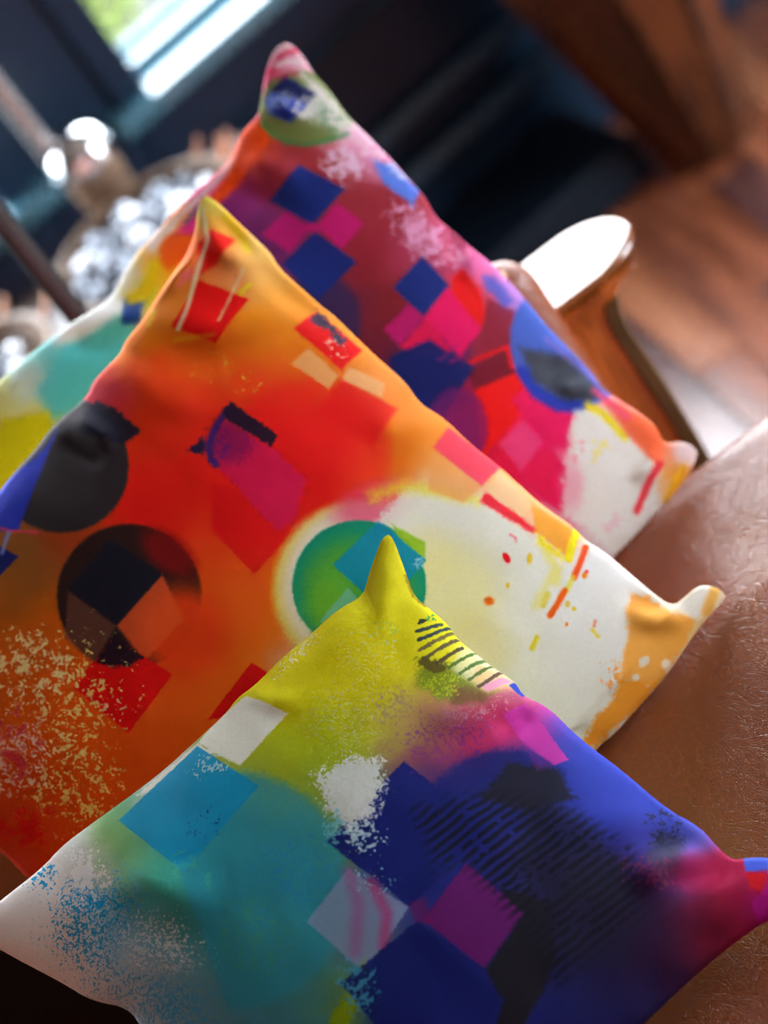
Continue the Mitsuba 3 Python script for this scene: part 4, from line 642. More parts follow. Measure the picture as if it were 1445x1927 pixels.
CUSHIONS['c'] = dict(
 origin=[-0.0388, 2.0429, 0.719], ex=[0.9828, 0.1481, 0.1104], ey=[-0.1798, 0.6296, 0.7558], en=[0.0425, -0.7626, 0.6454], thick=0.06, seed=3, back=0.22,
 edges=[
  [[-0.279, -0.285], [-0.2739, -0.1581], [-0.2774, -0.038], [-0.2741, 0.0759], [-0.2675, 0.18], [-0.2626, 0.2621]],
  [[0.2653, -0.2651], [0.2665, -0.2566], [0.2621, -0.2458], [0.2545, -0.2406], [0.2498, -0.234], [0.2574, -0.2191], [0.2559, -0.1988], [0.2518, -0.1756], [0.2488, -0.1573], [0.253, -0.1461], [0.2563, -0.1098], [0.2578, -0.0812], [0.263, -0.0491], [0.2662, -0.0222], [0.267, 0.0059], [0.2651, 0.0248], [0.2658, 0.0468], [0.2637, 0.069], [0.2721, 0.0905], [0.274, 0.1131], [0.2767, 0.1363], [0.2783, 0.16], [0.2794, 0.1812], [0.2795, 0.1973], [0.2837, 0.2152], [0.2876, 0.2335], [0.2885, 0.2519], [0.2946, 0.2709], [0.2961, 0.2849], [0.2932, 0.2927]],
  [[-0.2626, 0.2621], [-0.1903, 0.2685], [-0.1311, 0.269], [-0.0919, 0.2643], [-0.0556, 0.2582], [-0.0329, 0.2531], [-0.0159, 0.2476], [0.0027, 0.2456], [0.0279, 0.2547], [0.05, 0.2574], [0.0781, 0.2574], [0.1092, 0.2587], [0.1308, 0.2566], [0.1495, 0.2547], [0.1701, 0.253], [0.1815, 0.256], [0.1926, 0.2615], [0.2062, 0.2637], [0.2236, 0.2633], [0.2349, 0.2711], [0.2567, 0.286], [0.2747, 0.2944], [0.2861, 0.2959], [0.2932, 0.2927]],
  [[-0.279, -0.285], [-0.1242, -0.276], [0.0232, -0.275], [0.1394, -0.2737], [0.1574, -0.2748], [0.1876, -0.2743], [0.2235, -0.2754], [0.2511, -0.2719], [0.2653, -0.2651]]],
 folds=[([[0.1806, 0.2453], [0.1916, 0.2102], [0.2115, 0.173]], np.float64(0.0131), 0.006),
  ([[0.1568, 0.2405], [0.1651, 0.1853], [0.185, 0.1482]], np.float64(0.012), -0.004),
  ([[0.2634, 0.0549], [0.255, 0.0334], [0.2327, 0.0197]], np.float64(0.012), -0.008),
  ([[0.2585, 0.0297], [0.2501, 0.0083], [0.2278, -0.0054]], np.float64(0.01), 0.006),
  ([[0.2537, -0.1318], [0.233, -0.1168], [0.2198, -0.0949]], np.float64(0.0131), -0.006),
  ([[0.2436, -0.1546], [0.2281, -0.1416], [0.2149, -0.1197]], np.float64(0.009), 0.006),
  ([[0.2414, 0.2639], [0.2441, 0.2454], [0.2533, 0.2121]], np.float64(0.008), 0.004),
  ([[-0.0234, 0.2383], [-0.0031, 0.2085], [0.0281, 0.1821]], np.float64(0.012), 0.007),
  ([[-0.0624, 0.2503], [-0.0492, 0.2208], [-0.0214, 0.1981]], np.float64(0.012), -0.005),
  ([[0.2411, -0.2379], [0.2231, -0.2408], [0.1947, -0.2396]], np.float64(0.008), 0.006)],
 layers=[
  ('g', [(0.2839, 0.2858, 236, 200, 205, 0.01105), (0.2613, 0.2784, 215, 90, 120, 0.01004), (0.2805, 0.2649, 232, 170, 190, 0.01004), (0.2751, 0.2386, 232, 215, 215, 0.01105), (0.233, 0.2622, 190, 60, 90, 0.00803), (0.2657, 0.2087, 228, 215, 210, 0.01305), (0.2643, 0.1796, 232, 170, 190, 0.01205), (0.2626, 0.1503, 225, 150, 190, 0.01205), (0.197, 0.2451, 242, 90, 34, 0.01305), (0.1774, 0.2445, 240, 80, 50, 0.01205), (0.1632, 0.2453, 232, 60, 80, 0.01004), (0.1432, 0.2438, 225, 80, 130, 0.00904), (0.2104, 0.2117, 165, 60, 60, 0.01506), (0.2269, 0.1855, 160, 52, 58, 0.01506), (0.1841, 0.2002, 140, 48, 70, 0.01506), (0.1535, 0.214, 130, 44, 110, 0.01506), (0.1245, 0.214, 116, 44, 110, 0.01305), (0.1181, 0.1724, 88, 38, 100, 0.01707), (0.1463, 0.1644, 100, 36, 90, 0.01506), (0.2275, 0.1308, 150, 48, 56, 0.01707), (0.2219, 0.0982, 150, 44, 56, 0.01707), (0.1933, 0.1123, 150, 42, 60, 0.01506), (0.1839, 0.076, 140, 38, 46, 0.01808), (0.1333, 0.0693, 90, 34, 64, 0.02008), (0.1462, 0.0407, 128, 34, 40, 0.02008), (0.1241, 0.0268, 100, 30, 50, 0.01506), (0.2125, 0.062, 165, 60, 90, 0.01305), (0.2503, 0.0564, 185, 80, 110, 0.01105), (0.2331, 0.0267, 170, 60, 90, 0.01105), (0.2426, 0.0014, 225, 120, 180, 0.01105), (0.2238, -0.0091, 240, 60, 60, 0.01205), (0.2526, -0.0371, 175, 130, 205, 0.01205), (0.2516, -0.0652, 160, 110, 190, 0.01004), (0.2498, -0.1215, 165, 100, 190, 0.00904), (0.2101, -0.0554, 150, 44, 60, 0.01205), (0.1427, -0.0302, 60, 34, 90, 0.02008), (0.1551, -0.0656, 130, 30, 70, 0.01205), (0.1752, -0.1008, 240, 36, 40, 0.01707), (0.1428, -0.1037, 236, 36, 44, 0.01707), (0.1252, -0.0998, 120, 30, 80, 0.01506), (0.174, -0.1355, 232, 42, 100, 0.01707), (0.1514, -0.1696, 228, 34, 90, 0.01707), (0.1234, -0.155, 226, 40, 70, 0.02008), (0.136, -0.2107, 225, 90, 130, 0.01205), (0.1648, -0.1977, 232, 215, 212, 0.01305), (0.2199, -0.1816, 232, 228, 215, 0.01707), (0.2075, -0.2198, 230, 226, 222, 0.02008), (0.1675, -0.2428, 228, 224, 222, 0.02008), (0.1853, -0.2607, 230, 226, 222, 0.01506), (0.2371, -0.2136, 240, 120, 70, 0.01105), (0.2424, -0.1819, 238, 110, 110, 0.01004), (0.2419, -0.233, 242, 110, 70, 0.00904), (0.2574, -0.2564, 236, 212, 214, 0.00703), (0.2281, -0.2624, 236, 150, 60, 0.01004), (0.0723, -0.229, 225, 222, 220, 0.03012), (-0.0047, -0.233, 200, 80, 90, 0.05021), (0.0865, 0.2346, 226, 120, 60, 0.01105), (0.0717, 0.227, 232, 110, 40, 0.01105), (0.0502, 0.2275, 236, 190, 70, 0.01105), (0.0232, 0.2223, 200, 190, 70, 0.00904), (0.0736, 0.2517, 238, 232, 225, 0.00904), (0.03, 0.2446, 236, 232, 226, 0.00904), (-0.0076, 0.2406, 232, 230, 226, 0.00904), (-0.0412, 0.2474, 232, 230, 226, 0.01105), (-0.0424, 0.2236, 120, 200, 205, 0.01305), (-0.085, 0.2235, 110, 200, 200, 0.01707), (-0.1127, 0.2398, 215, 230, 226, 0.01205), (-0.1415, 0.2251, 222, 222, 170, 0.01205), (-0.1597, 0.2072, 205, 200, 50, 0.01506), (-0.1981, 0.2287, 205, 200, 50, 0.03012), (-0.0722, 0.1923, 100, 190, 195, 0.02008), (-0.1832, 0.259, 225, 225, 215, 0.02008)]),
  ('p', [[-0.0664, 0.2434], [-0.0331, 0.2325], [-0.0023, 0.2142], [-0.0157, 0.1908], [-0.0688, 0.1884], [-0.1247, 0.198], [-0.1167, 0.2281]], (96, 198, 204), 0.85, 0.00703, 0.00602),
  ('e', [-0.0379, 0.2432], [[0.0329, -0.0117], [-0.0029, -0.0117]], (236, 232, 228), 0.8, 0.00703, 0.00201, None),
  ('p', [[0.0053, 0.2306], [0.0143, 0.2117], [-0.0041, 0.2001], [-0.0161, 0.2132]], (30, 60, 140), 0.92, 0.00301, 0.00201),
  ('p', [[-0.2014, 0.2405], [-0.1554, 0.2337], [-0.1227, 0.2073], [-0.1284, 0.1944], [-0.1849, 0.1903], [-0.2487, 0.1951]], (206, 202, 44), 0.9, 0.00402, 0.00502),
  ('s', [[0.0102, 0.2243], [0.0248, 0.2203], [0.0469, 0.2316]], 0.00602, (228, 200, 50), 0.85, 0.00402, 0.00402),
  ('p', [[0.0731, 0.2451], [0.0891, 0.2403], [0.1013, 0.2302], [0.0855, 0.2101], [0.053, 0.2155], [0.0541, 0.2314]], (232, 94, 30), 0.9, 0.00301, 0.00452),
  ('p', [[0.0833, 0.2388], [0.0984, 0.2391], [0.1168, 0.2318], [0.0964, 0.2224]], (222, 60, 150), 0.9, 0.00301, 0.00301),
  ('s', [[0.0984, 0.2391], [0.1157, 0.2403]], 0.00251, (90, 90, 140), 0.7, 0.00301, 0.00201),
  ('s', [[0.1744, 0.249], [0.1515, 0.2469], [0.1287, 0.2476], [0.0931, 0.2489], [0.0589, 0.2478]], 0.00326, (236, 226, 226), 0.85, 0.00402, 0.00251),
  ('p', [[0.2212, 0.2581], [0.2149, 0.2388], [0.1856, 0.2315], [0.1559, 0.2265], [0.1309, 0.2277], [0.1288, 0.2365], [0.1645, 0.2436], [0.189, 0.2576]], (242, 84, 34), 0.92, 0.00351, 0.00201),
  ('s', [[0.1931, 0.2604], [0.1753, 0.2476], [0.1577, 0.2434]], 0.00201, (236, 150, 160), 0.6, 0.00301, 0.00151),
  ('e', [0.2577, 0.2321], [[0.0252, -0.039], [-0.0319, -0.0194]], (112, 126, 72), 0.95, 0.00251, 0.00151, None),
  ('s', [[0.2176, 0.253], [0.2155, 0.238], [0.2193, 0.2203], [0.229, 0.205], [0.2456, 0.193], [0.2657, 0.1844]], 0.00201, (44, 140, 78), 0.85, 0.00251, 0.00201),
  ('p', [[0.2717, 0.2459], [0.2829, 0.2392], [0.2798, 0.2017], [0.2746, 0.1812], [0.261, 0.1903], [0.253, 0.2174], [0.2462, 0.2316]], (226, 222, 218), 0.85, 0.00602, 0.00703),
  ('b', [0.2641, 0.2141], [[0.0022, -0.0285], [-0.0194, -0.0047]], (70, 130, 84), 0.5, 1, 0.85),
  ('p', [[0.238, 0.2684], [0.2673, 0.2677], [0.2734, 0.2356], [0.2495, 0.2306], [0.2352, 0.2313], [0.2292, 0.2541]], (50, 72, 176), 0.95, 0.00201, 0.00251),
  ('p', [[0.2484, 0.2682], [0.2673, 0.2677], [0.2734, 0.2356], [0.2617, 0.2313], [0.2575, 0.2455], [0.2492, 0.2558]], (28, 34, 80), 0.95, 0.00201, 0.00351),
  ('b', [0.2456, 0.2508], [[0.0082, -0.0209], [-0.0172, -0.0052]], (190, 205, 238), 0.38, 2, 0.85),
  ('b', [0.2556, 0.2302], [[0.013, -0.0223], [-0.02, -0.008]], (228, 224, 226), 0.42, 1, 0.9),
  ('p', [[0.2311, 0.2514], [0.241, 0.2463], [0.2445, 0.2342], [0.235, 0.2331]], (40, 52, 140), 0.95, 0.00201, 0.00201),
  ('s', [[0.2777, 0.2862], [0.2881, 0.2828], [0.2946, 0.2799]], 0.00251, (214, 44, 84), 0.85, 0.00251, 0.00251),
  ('s', [[0.2588, 0.284], [0.2648, 0.281]], 0.00351, (216, 56, 96), 0.8, 0.00351, 0.00251),
  ('s', [[0.2625, 0.2716], [0.2731, 0.2662], [0.2765, 0.261]], 0.00201, (200, 40, 80), 0.7, 0.00301, 0.00251),
  ('s', [[0.2693, 0.2825], [0.2819, 0.2747], [0.2876, 0.2674]], 0.00226, (240, 232, 230), 0.7, 0.00301, 0.00251),
  ('s', [[0.2794, 0.2582], [0.2788, 0.2352], [0.276, 0.2103]], 0.00301, (236, 226, 224), 0.7, 0.00402, 0.00402),
  ('b', [0.2406, 0.1673], [[0.0067, -0.0254], [-0.0245, -0.0068]], (228, 190, 215), 0.62, 1, 0.9),
  ('b', [0.2713, 0.1655], [[0.0007, -0.0312], [-0.0164, -0.0047]], (238, 190, 210), 0.6, 1, 0.9),
  ('b', [0.2391, 0.0664], [[-0.0035, -0.0415], [-0.0248, -0.0027]], (222, 160, 195), 0.62, 1, 0.85),
  ('b', [0.2457, 0.0316], [[-0.0017, -0.022], [-0.0164, -0.0015]], (232, 170, 200), 0.55, 1, 0.8),
  ('p', [[0.2617, 0.1495], [0.2737, 0.1319], [0.2718, 0.0971], [0.2555, 0.0913], [0.2519, 0.125]], (84, 124, 220), 0.92, 0.00251, 0.00351),
  ('b', [0.2725, 0.1253], [[0.0034, -0.0243], [-0.0102, -0.0028]], (205, 205, 240), 0.5, 1, 0.7),
  ('e', [0.1125, 0.0768], [[0.027, -0.0289], [-0.0314, -0.0297]], (40, 36, 84), 0.7, 0.00502, 0.00301, None),
  ('p', [[0.2102, 0.1951], [0.222, 0.1469], [0.1761, 0.1449], [0.1661, 0.193]], (24, 46, 122), 0.95, 0.00201, 0.001),
  ('p', [[0.1725, 0.1387], [0.1768, 0.0891], [0.1251, 0.0894], [0.1277, 0.1388]], (23, 42, 116), 0.95, 0.00201, 0.001),
  ('p', [[0.1688, 0.1737], [0.1722, 0.1446], [0.1408, 0.141], [0.1368, 0.1743]], (172, 36, 108), 0.92, 0.00201, 0.00151),
  ('p', [[0.2072, 0.1439], [0.209, 0.1106], [0.1764, 0.108], [0.1769, 0.1401]], (190, 32, 112), 0.92, 0.00201, 0.00151),
  ('e', [0.1742, 0.1423], [[0.0042, -0.0071], [-0.0041, -0.0018]], (180, 34, 110), 0.9, 0.00301, 0.00151, None),
  ('p', [[0.2238, 0.0487], [0.2207, 0.0112], [0.1809, 0.008], [0.1818, 0.0475]], (24, 46, 122), 0.95, 0.00201, 0.001),
  ('p', [[0.1458, 0.0254], [0.1795, 0.0257], [0.1818, 0.0048], [0.1443, 0.0037]], (190, 36, 110), 0.9, 0.00201, 0.00151),
  ('p', [[0.2288, 0.0159], [0.2417, 0.0142], [0.2382, -0.0121], [0.2208, -0.0362], [0.2095, -0.0385], [0.2132, 0.0015]], (244, 46, 44), 0.9, 0.00251, 0.00251),
  ('p', [[0.2181, 0.0115], [0.2094, -0.0399], [0.1756, -0.0441], [0.1796, 0.0056]], (238, 32, 106), 0.94, 0.00201, 0.00151),
  ('p', [[0.1443, 0.0037], [0.1818, 0.0048], [0.1753, -0.0349], [0.149, -0.0175]], (230, 30, 86), 0.92, 0.00201, 0.00151),
  ('p', [[0.2365, -0.0218], [0.2451, -0.0493], [0.2213, -0.0736], [0.1873, -0.0561]], (140, 40, 58), 0.85, 0.00301, 0.00201),
  ('p', [[0.1698, -0.0588], [0.2111, -0.068], [0.2031, -0.0922], [0.1607, -0.0759]], (112, 26, 44), 0.9, 0.00201, 0.00151),
  ('p', [[0.1615, -0.0752], [0.2092, -0.0954], [0.1961, -0.1181], [0.1386, -0.1224], [0.1194, -0.1239], [0.1431, -0.0968]], (238, 32, 32), 0.92, 0.00201, 0.00151),
  ('s', [[0.178, -0.054], [0.2137, -0.0684]], 0.00176, (238, 40, 44), 0.9, 0.00151, 0.001),
  ('s', [[0.2137, -0.0684], [0.2026, -0.0845]], 0.00176, (238, 40, 44), 0.9, 0.00151, 0.001),
  ('s', [[0.2026, -0.0845], [0.2077, -0.0968]], 0.00151, (238, 40, 44), 0.9, 0.00151, 0.001),
  ('p', [[0.1295, 0.0047], [0.1679, -0.0121], [0.177, -0.0603], [0.1244, -0.0712], [0.1092, -0.033]], (23, 34, 100), 0.94, 0.00251, 0.00251),
  ('b', [0.1709, -0.0377], [[0.0063, -0.017], [-0.0125, -0.0048]], (150, 36, 110), 0.5, 1, 0.7),
  ('e', [0.1241, -0.0876], [[0.0196, -0.0207], [-0.028, -0.0258]], (120, 34, 104), 0.75, 0.00402, 0.00301, None),
  ('p', [[0.2148, -0.1065], [0.215, -0.1536], [0.1809, -0.171], [0.1669, -0.1555], [0.178, -0.105]], (232, 34, 96), 0.92, 0.00251, 0.00151),
  ('p', [[0.1725, -0.1254], [0.1702, -0.1538], [0.135, -0.1585], [0.1398, -0.1265]], (232, 80, 130), 0.8, 0.00251, 0.00151),
  ('p', [[0.1374, -0.161], [0.1678, -0.1614], [0.1687, -0.1874], [0.1342, -0.2123], [0.1295, -0.1897]], (228, 28, 84), 0.9, 0.00251, 0.00151),
  ('e', [0.2633, -0.1076], [[0.0423, -0.0421], [-0.0498, -0.0446]], (72, 100, 188), 0.95, 0.00251, 0.00151, None),
  ('s', [[0.2066, -0.0957], [0.2009, -0.1178], [0.206, -0.1402], [0.2204, -0.1575]], 0.00653, (44, 60, 170), 0.9, 0.00301, 0.00151),
  ('p', [[0.2215, -0.0775], [0.2292, -0.0922], [0.2491, -0.1152], [0.245, -0.1582], [0.2335, -0.1628], [0.2132, -0.1403], [0.2071, -0.1122]], (66, 68, 76), 0.97, 0.00452, 0.00402),
  ('s', [[0.2466, -0.0901], [0.2494, -0.1286], [0.2505, -0.1481]], 0.00301, (150, 120, 200), 0.5, 0.00402, 0.00201),
  ('p', [[0.2483, -0.0035], [0.2579, -0.0118], [0.2524, -0.0413], [0.2408, -0.0409], [0.2421, -0.016]], (90, 100, 200), 0.8, 0.00301, 0.00301),
  ('p', [[0.2131, -0.1567], [0.2317, -0.1698], [0.2366, -0.2073], [0.2282, -0.2485], [0.1976, -0.273], [0.1413, -0.278], [0.1342, -0.2123], [0.166, -0.1846]], (233, 229, 222), 0.95, 0.00351, 0.00703),
  ('s', [[0.2259, -0.1614], [0.2305, -0.1776], [0.2287, -0.1941], [0.2278, -0.2056]], 0.00377, (230, 210, 54), 0.92, 0.00301, 0.00452),
  ('p', [[0.2404, -0.1635], [0.2493, -0.1794], [0.2568, -0.2237], [0.242, -0.2418], [0.2281, -0.2457], [0.23, -0.2064]], (243, 104, 70), 0.9, 0.00301, 0.00351),
  ('s', [[0.2417, -0.1555], [0.2429, -0.1748], [0.2436, -0.1944]], 0.00351, (232, 80, 130), 0.7, 0.00351, 0.00201),
  ('s', [[0.2318, -0.2465], [0.2128, -0.2503], [0.1839, -0.2607]], 0.00351, (234, 58, 72), 0.92, 0.00201, 0.00251),
  ('s', [[0.2443, -0.2647], [0.2123, -0.2739]], 0.00351, (240, 175, 60), 0.85, 0.00251, 0.00251),
  ('e', [0.1576, -0.201], [[0.0076, -0.0078], [-0.0161, -0.0148]], (230, 120, 150), 0.5, 0.00904, 0.00502, None),
  ('b', [0.1974, -0.1951], [[0.0141, -0.0143], [-0.0188, -0.017]], (232, 215, 110), 0.34, 0, 0.6),
  ('b', [0.1834, -0.1808], [[0.0104, -0.0107], [-0.0187, -0.017]], (232, 100, 130), 0.34, 1, 0.7),
  ('b', [0.1639, -0.253], [[0.0178, -0.0179], [-0.0142, -0.0133]], (232, 190, 200), 0.34, 0, 0.6)])


def srgb(c):
    return [x / 255 for x in c]


def print_texture(layers, weave):
    """The printed picture of a cushion as flat colours over its own plane (uv in metres): shapes, brush marks and splashes."""
    def half_planes(pts):
        p = np.asarray(pts, float)
        c = p.mean(0)
        area = sum(p[i][0] * p[(i + 1) % len(p)][1] - p[(i + 1) % len(p)][0] * p[i][1] for i in range(len(p)))
        p = p if area > 0 else p[::-1]
        out = []
        for i in range(len(p)):
            e = p[(i + 1) % len(p)] - p[i]
            l = np.hypot(*e)
            if l > 1e-6:
                nrm = np.array([-e[1], e[0]]) / l
                out.append((float(nrm[0]), float(nrm[1]), float(-(nrm @ p[i]))))
        return out, c

    def poly_dist(pts, x, y):
        """Signed distance-like (positive inside); concave outlines are split into convex fans of triangles' union."""
        from shapely.geometry import Polygon
        pg = Polygon(pts)
        if not pg.is_valid:
            pg = pg.buffer(0)
        if pg.convex_hull.area < pg.area * 1.06:
            hull = list(pg.convex_hull.exterior.coords)[:-1]
            d = None
            for a, b, c in half_planes(hull)[0]:
                e = a * x + b * y + c
                d = e if d is None else dr.minimum(d, e)
            return d
        # general outline: even-odd test and distance to the edges
        p = np.asarray(pg.exterior.coords, float)[:-1]
        d2, inside = mi.Float(1e9), mi.Bool(False)
        for i in range(len(p)):
            (ax, ay), (bx, by) = p[i], p[(i + 1) % len(p)]
            ex, ey = float(bx - ax), float(by - ay)
            t = dr.clip(((x - float(ax)) * ex + (y - float(ay)) * ey) / (ex * ex + ey * ey + 1e-12), 0, 1)
            d2 = dr.minimum(d2, dr.square(x - float(ax) - t * ex) + dr.square(y - float(ay) - t * ey))
            if abs(ey) > 1e-9:
                cross = ((y >= float(ay)) != (y >= float(by))) & (x < float(ax) + (y - float(ay)) * (ex / ey))
                inside ^= cross
        d = dr.sqrt(d2)
        return dr.select(inside, d, -d)

    def fn(p, n, uv):
        x, y = mi.Float(uv.x), mi.Float(uv.y)
        nA, nB, nC, nD = (noise(x * f + o, y * f - o) for f, o in ((70, 3.3), (210, 7.1), (560, 1.7), (1250, 5.2)))
        jag = (nB * .25 + nC * .4 + nD * .35 - .5) * 2.4
        fields = (nA * .35 + nB * .4 + nC * .25, nB * .35 + nC * .45 + nD * .2, nC * .5 + nD * .5)
        # ground: inks running into each other
        wsum, acc = mi.Float(1e-9), mi.Color3f(0)
        wx, wy = x + (nA - .5) * .012 + (nB - .5) * .004, y + (noise(x * 70 - 9, y * 70 + 4) - .5) * .012
        for a, b, r, g, bl, s in layers[0][1]:
            w = dr.exp(-(dr.square(wx - a) + dr.square(wy - b)) * (.5 / (s * s) * .8)) + 1e-5 / (dr.square(wx - a) + dr.square(wy - b) + s * s)
            wsum += w
            acc += mi.Color3f(*srgb((r, g, bl))) * w
        c = acc / wsum

        def over(c, col, m):
            return c * (1 - m) + mi.Color3f(*srgb(col)) * m

        for l in layers[1:]:
            k = l[0]
            if k == 'p':
                _, pts, col, alpha, soft, jg = l
                m = smoothstep(-soft, soft, poly_dist(pts, x, y) + jag * jg) * alpha
            elif k == 'e':
                _, c0, (a, b), col, alpha, soft, jg, clip = l
                det = a[0] * b[1] - a[1] * b[0]
                q, r = x - c0[0], y - c0[1]
                s, t = (q * b[1] - r * b[0]) / det, (r * a[0] - q * a[1]) / det
                size = math.sqrt(abs(det))
                d = (1 - dr.sqrt(s * s + t * t)) * size
                m = smoothstep(-soft, soft, d + jag * jg)
                if clip:
                    m *= smoothstep(-.002, .002, poly_dist(clip, x, y))
                m *= alpha
            elif k == 's':
                _, pts, hw, col, alpha, soft, jg = l
                d2 = mi.Float(1e9)
                for (ax, ay), (bx, by) in zip(pts, pts[1:]):
                    ex, ey = bx - ax, by - ay
                    t = dr.clip(((x - ax) * ex + (y - ay) * ey) / (ex * ex + ey * ey + 1e-12), 0, 1)
                    d2 = dr.minimum(d2, dr.square(x - ax - t * ex) + dr.square(y - ay - t * ey))
                m = smoothstep(-soft, soft, hw - dr.sqrt(d2) + jag * jg * .6) * alpha
            elif k == 'b':
                _, c0, (a, b), col, dens, sc, alpha = l
                det = a[0] * b[1] - a[1] * b[0]
                q, r = x - c0[0], y - c0[1]
                s, t = (q * b[1] - r * b[0]) / det, (r * a[0] - q * a[1]) / det
                rr = dr.sqrt(s * s + t * t)
                thr = .5 + (.5 - dens) * .62 + smoothstep(.3, 1.15, rr) * .32
                m = smoothstep(-.025, .025, fields[sc] - thr) * smoothstep(1.3, .95, rr) * alpha
            else:
                _, pts, dv, period, duty, col, alpha, jg = l
                ph = (-(x * dv[1]) + y * dv[0] + jag * .0005 + (nA - .5) * .0022) / period
                tri = dr.abs(ph - dr.floor(ph) - .5) * 2
                m = smoothstep(-.18, .18, tri - (1 - duty)) * smoothstep(-.012, .014, poly_dist(pts, x, y) + jag * jg * 2) * smoothstep(.28, .42, nA * .5 + nB * .5) * alpha
            c = over(c, col, m)
        c = c * (1 + (nD - .5) * .05)
        c = dr.power(dr.clip(c, 0.004, 1), 2.25)
        g = .25 * c.x + .62 * c.y + .13 * c.z
        c = dr.clip(mi.Color3f(g) + (c - mi.Color3f(g)) * 1.09, .002, .9)
        th = dr.sin((x + y * .02) * weave) * dr.sin((y - x * .02) * weave)
        return c * (.96 + .05 * th)
    return proc(fn)


def weave_bump(p, n, uv):
    k = 4600.0
    return (dr.sin(uv.x * k) * dr.sin(uv.y * k) + .6 * noise(uv.x * 700, uv.y * 700)) * .00006


def cloth(tex):
    return {'type': 'twosided', 'bsdf': {'type': 'bumpmap', 'bsdf': principled(tex, .75, specular=.2, sheen=.12, sheen_tint=.6), 'texture': proc(weave_bump, eps=1e-4), 'scale': 1.0}}


def plain_back(a, b, k):
    A, B = mi.Color3f(*lin(*a)), mi.Color3f(*lin(*b))
    return proc(lambda p, n, uv: mikit.mix(A, B, smoothstep(.35, .65, fbm(uv.x * k, uv.y * k, 3.0))))


for key, name, label, back, back_label in (
        ('a', 'square_cushion', 'front cushion in lime yellow, turquoise and navy print with black stripes', ((176, 178, 36), (206, 204, 60), 5), 'lime yellow back of the cushion'),
        ('b', 'square_cushion_001', 'middle cushion in orange and red print with black discs and a white corner', ((236, 196, 130), (238, 222, 200), 6), 'pale orange back of the cushion'),
        ('c', 'square_cushion_002', 'rear cushion in maroon and pink print with dark blue squares, below the window', ((226, 205, 205), (232, 160, 180), 6), 'pale pink back of the cushion')):
    cd = CUSHIONS[key]
    scene[f'print_{key}'] = cloth(print_texture(cd['layers'], 4600.0))
    scene[f'back_{key}'] = {'type': 'twosided', 'bsdf': principled(plain_back(*back), .8, specular=.2)}
    (v, f, uv), (vb, fb, uvb) = cushion_meshes(cd)
    tag(name, label, 'cushion')
    scene[name + '__front_panel'] = mikit.ply((v, f), f'print_{key}', smooth=True, uv=uv)
    scene[name + '__back_panel'] = mikit.ply((vb, fb), f'back_{key}', smooth=True, uv=uvb)
    labels[name + '__back_panel'] = {'label': back_label}

# ---- things by the window ------------------------------------------------------------------------------------------------------
# low console table carrying the two bowls and the lamp
CT = 'console_table'
tag(CT, 'low dark wooden table under the window carrying the glittering bowls', 'table')
add(CT + '__table_top', bbox((-.62, 2.80, .445), (.16, 3.24, .47), .006), 'table_top')
for x, y in ((-.58, 2.84), (.12, 2.84), (-.58, 3.19), (.12, 3.19)):
    add(CT + '__leg', bbox((x - .02, y - .02, 0), (x + .02, y + .02, .446), .004), 'table_top')


def bowl(key, label, c, r, h, balls, seed, twigs):
    tag(key, label, 'bowl')
    x, y, z = c
    add(key + '__basin', lathe([(0, 0), (r * .55, 0), (r * .8, h * .35), (r * .985, h), (r * .96, h), (r * .78, h * .38), (r * .53, .006), (0, .006)], c, 56), 'rattan', smooth=40)
    a = np.linspace(0, 2 * np.pi, 73)
    add(key + '__rim', tube(np.c_[x + r * np.cos(a), y + r * np.sin(a), np.full(73, z + h)], .007, 10), 'rattan', smooth=True, label='tan woven rim of the bowl')
    rr = random.Random(seed)
    for k in range(twigs):
        w = rr.uniform(.1, 1.0)
        p = np.array([x + r * math.cos(w), y + r * math.sin(w), z + h])
        d = np.array([math.cos(w) * .6 + rr.uniform(-.3, .3), math.sin(w) * .6, rr.uniform(.4, 1.0)])
        add(key + '__twig', tube([p, p + d * .018, p + d * .036 + [0, 0, .004]], [.005, .004, .0025], 7), 'copper', smooth=True)


def crumple(r, seed):
    m = trimesh.creation.icosphere(4, 1.0)
    v = m.vertices
    d = 1 + (meshkit.fbm(v * 2.1 + seed, 3, seed) - .5) * .55
    f = np.abs(meshkit.noise(v * 4.5 + seed * 2, seed) - .5) + .7 * np.abs(meshkit.noise(v * 9 + seed * 3, seed + 1) - .5)
    m.vertices = v * (d - .25 * f)[:, None] * r
    return m


bowl('woven_bowl', 'round tan-rimmed woven bowl filled with crumpled silver balls, behind the cushions', (-.028, 2.985, .47), .138, .082, 0, 1, 4)
bowl('woven_bowl_001', 'smaller woven bowl of silver balls at the far left, left of the black pole', (-.318, 2.955, .47), .118, .075, 0, 2, 2)
rb = random.Random(4)
GROUP = 'crumpled silver balls in the large bowl'


def fill(c, r, rows, label, group):
    for rad, n, z, size in rows:
        for k in range(n):
            a = 2 * math.pi * (k + .3 * rb.random()) / n + rad * 40
            s = size * rb.uniform(.88, 1.08)
            m = crumple(s, rb.randrange(1000))
            m.apply_translation((c[0] + rad * math.cos(a), c[1] + rad * math.sin(a), c[2] + z))
            add('silver_ball', m, rb.choice(['silver_ball', 'foil', 'silver_ball']), smooth=25, label=label, cat='ornament', group=group)


fill((-.028, 2.985, .47), .138, [(.0, 1, .030, .024), (.058, 7, .034, .023), (.100, 13, .070, .021), (.058, 8, .080, .022), (.018, 2, .086, .022)], 'crumpled silver ball heaped in the large woven bowl', GROUP)
fill((-.318, 2.955, .47), .118, [(.0, 1, .03, .023), (.042, 6, .038, .019), (.066, 8, .062, .018), (.028, 4, .066, .019)], 'crumpled silver ball heaped in the smaller woven bowl at the left', 'crumpled silver balls in the small bowl')

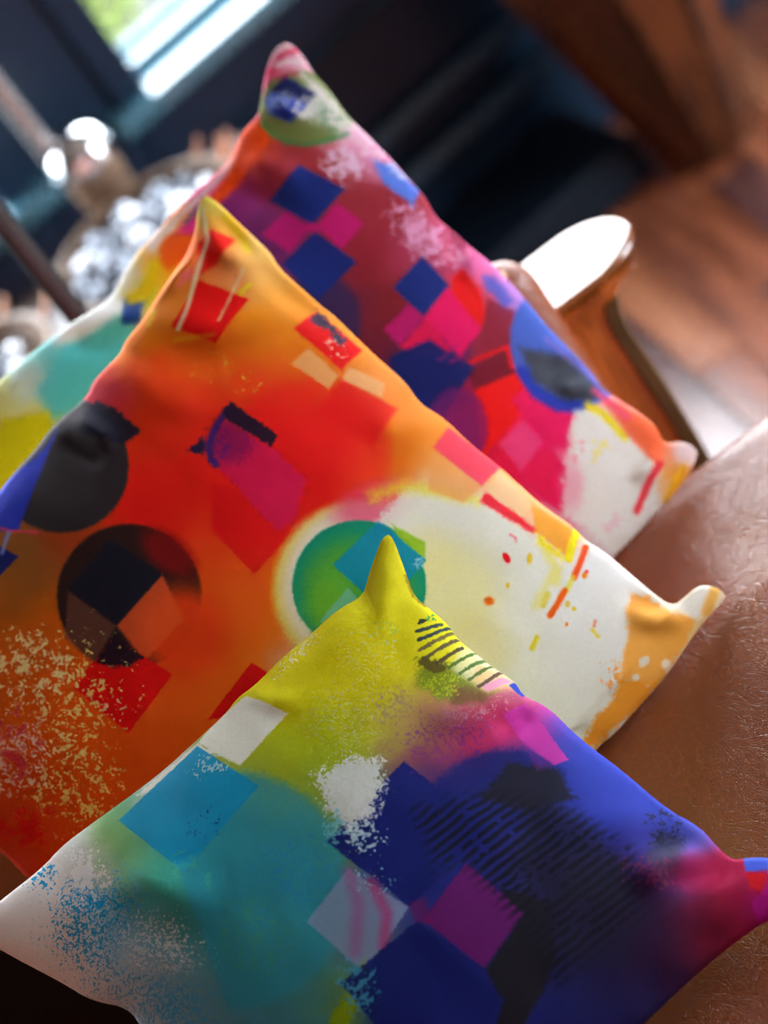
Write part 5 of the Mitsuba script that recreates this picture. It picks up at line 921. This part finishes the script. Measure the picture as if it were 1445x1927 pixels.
# lamp with a chrome dome
DL = 'desk_lamp'
tag(DL, 'small lamp with a bright chrome dome on a grey stem, behind the large bowl', 'lamp')
dc = np.array([-.038, 3.180, .47])
add(DL + '__base', lathe([(0, 0), (.042, 0), (.044, .006), (.02, .014), (0, .015)], dc, 40), 'brushed_metal', smooth=40)
add(DL + '__body', lathe([(0, .013), (.02, .014), (.036, .05), (.041, .10), (.038, .135), (0, .136)], dc, 48), 'rattan', smooth=40, label='grey-brown body under the dome')
add(DL + '__dome', lathe([(.0, .130), (.047, .130), (.048, .136), (.045, .152), (.036, .168), (.02, .179), (0, .183)], dc, 48), 'chrome', smooth=40, label='bright chrome dome')
add(DL + '__stem', tube([dc + [-.030, .0, .10], dc + [-.032, 0, .30], dc + [-.032, 0, .62]], .0135, 16), 'brushed_metal', smooth=True, label='upright grey stem')

# black floor lamp behind the far arm
FL = 'floor_lamp'
tag(FL, 'black metal floor lamp whose straight pole stands behind the rear cushion', 'lamp')
fx, fy = -.130, 2.368
add(FL + '__base', lathe([(0, 0), (.13, 0), (.13, .012), (.02, .022), (0, .022)], (fx, fy, 0), 48), 'black_metal', smooth=40)
add(FL + '__pole', tube([(fx, fy, .015), (fx, fy, .7), (fx, fy, 1.62)], .0122, 20), 'black_metal', smooth=True)
add(FL + '__lamp_shade', lathe([(.06, 1.80), (.15, 1.58), (.148, 1.58), (.058, 1.80)], (fx, fy, 0), 48), 'black_metal', smooth=40)

# tapered planter of wooden staves at the wall
PL = 'wooden_planter'
tag(PL, 'tall tapered planter of brown wooden staves standing on the floor by the navy wall', 'planter')
pc = np.array([.722, 3.19, 0.0])
pc = pc + np.array([.0, .05, 0])
N = 10
for k in range(N):
    a0, a1 = 2 * math.pi * (k + .03) / N, 2 * math.pi * (k + .97) / N
    pts = []
    for z, r in ((.012, .078), (.52, .182)):
        for a in (a0, a1):
            for q in (r, r - .02):
                pts.append((pc[0] + q * math.cos(a), pc[1] + q * math.sin(a), z))
    add(PL + '__stave', trimesh.convex.convex_hull(np.array(pts)), 'stave_wood' if k % 3 else 'stave_wood_dark', smooth=False)
add(PL + '__bottom', lathe([(0, 0), (.072, 0), (.076, .02), (0, .02)], pc, 30), 'dark_wood', smooth=40)
for z in (.10, .42):
    r = .079 + (z - .012) / .508 * .104
    a = np.linspace(0, 2 * np.pi, 61)
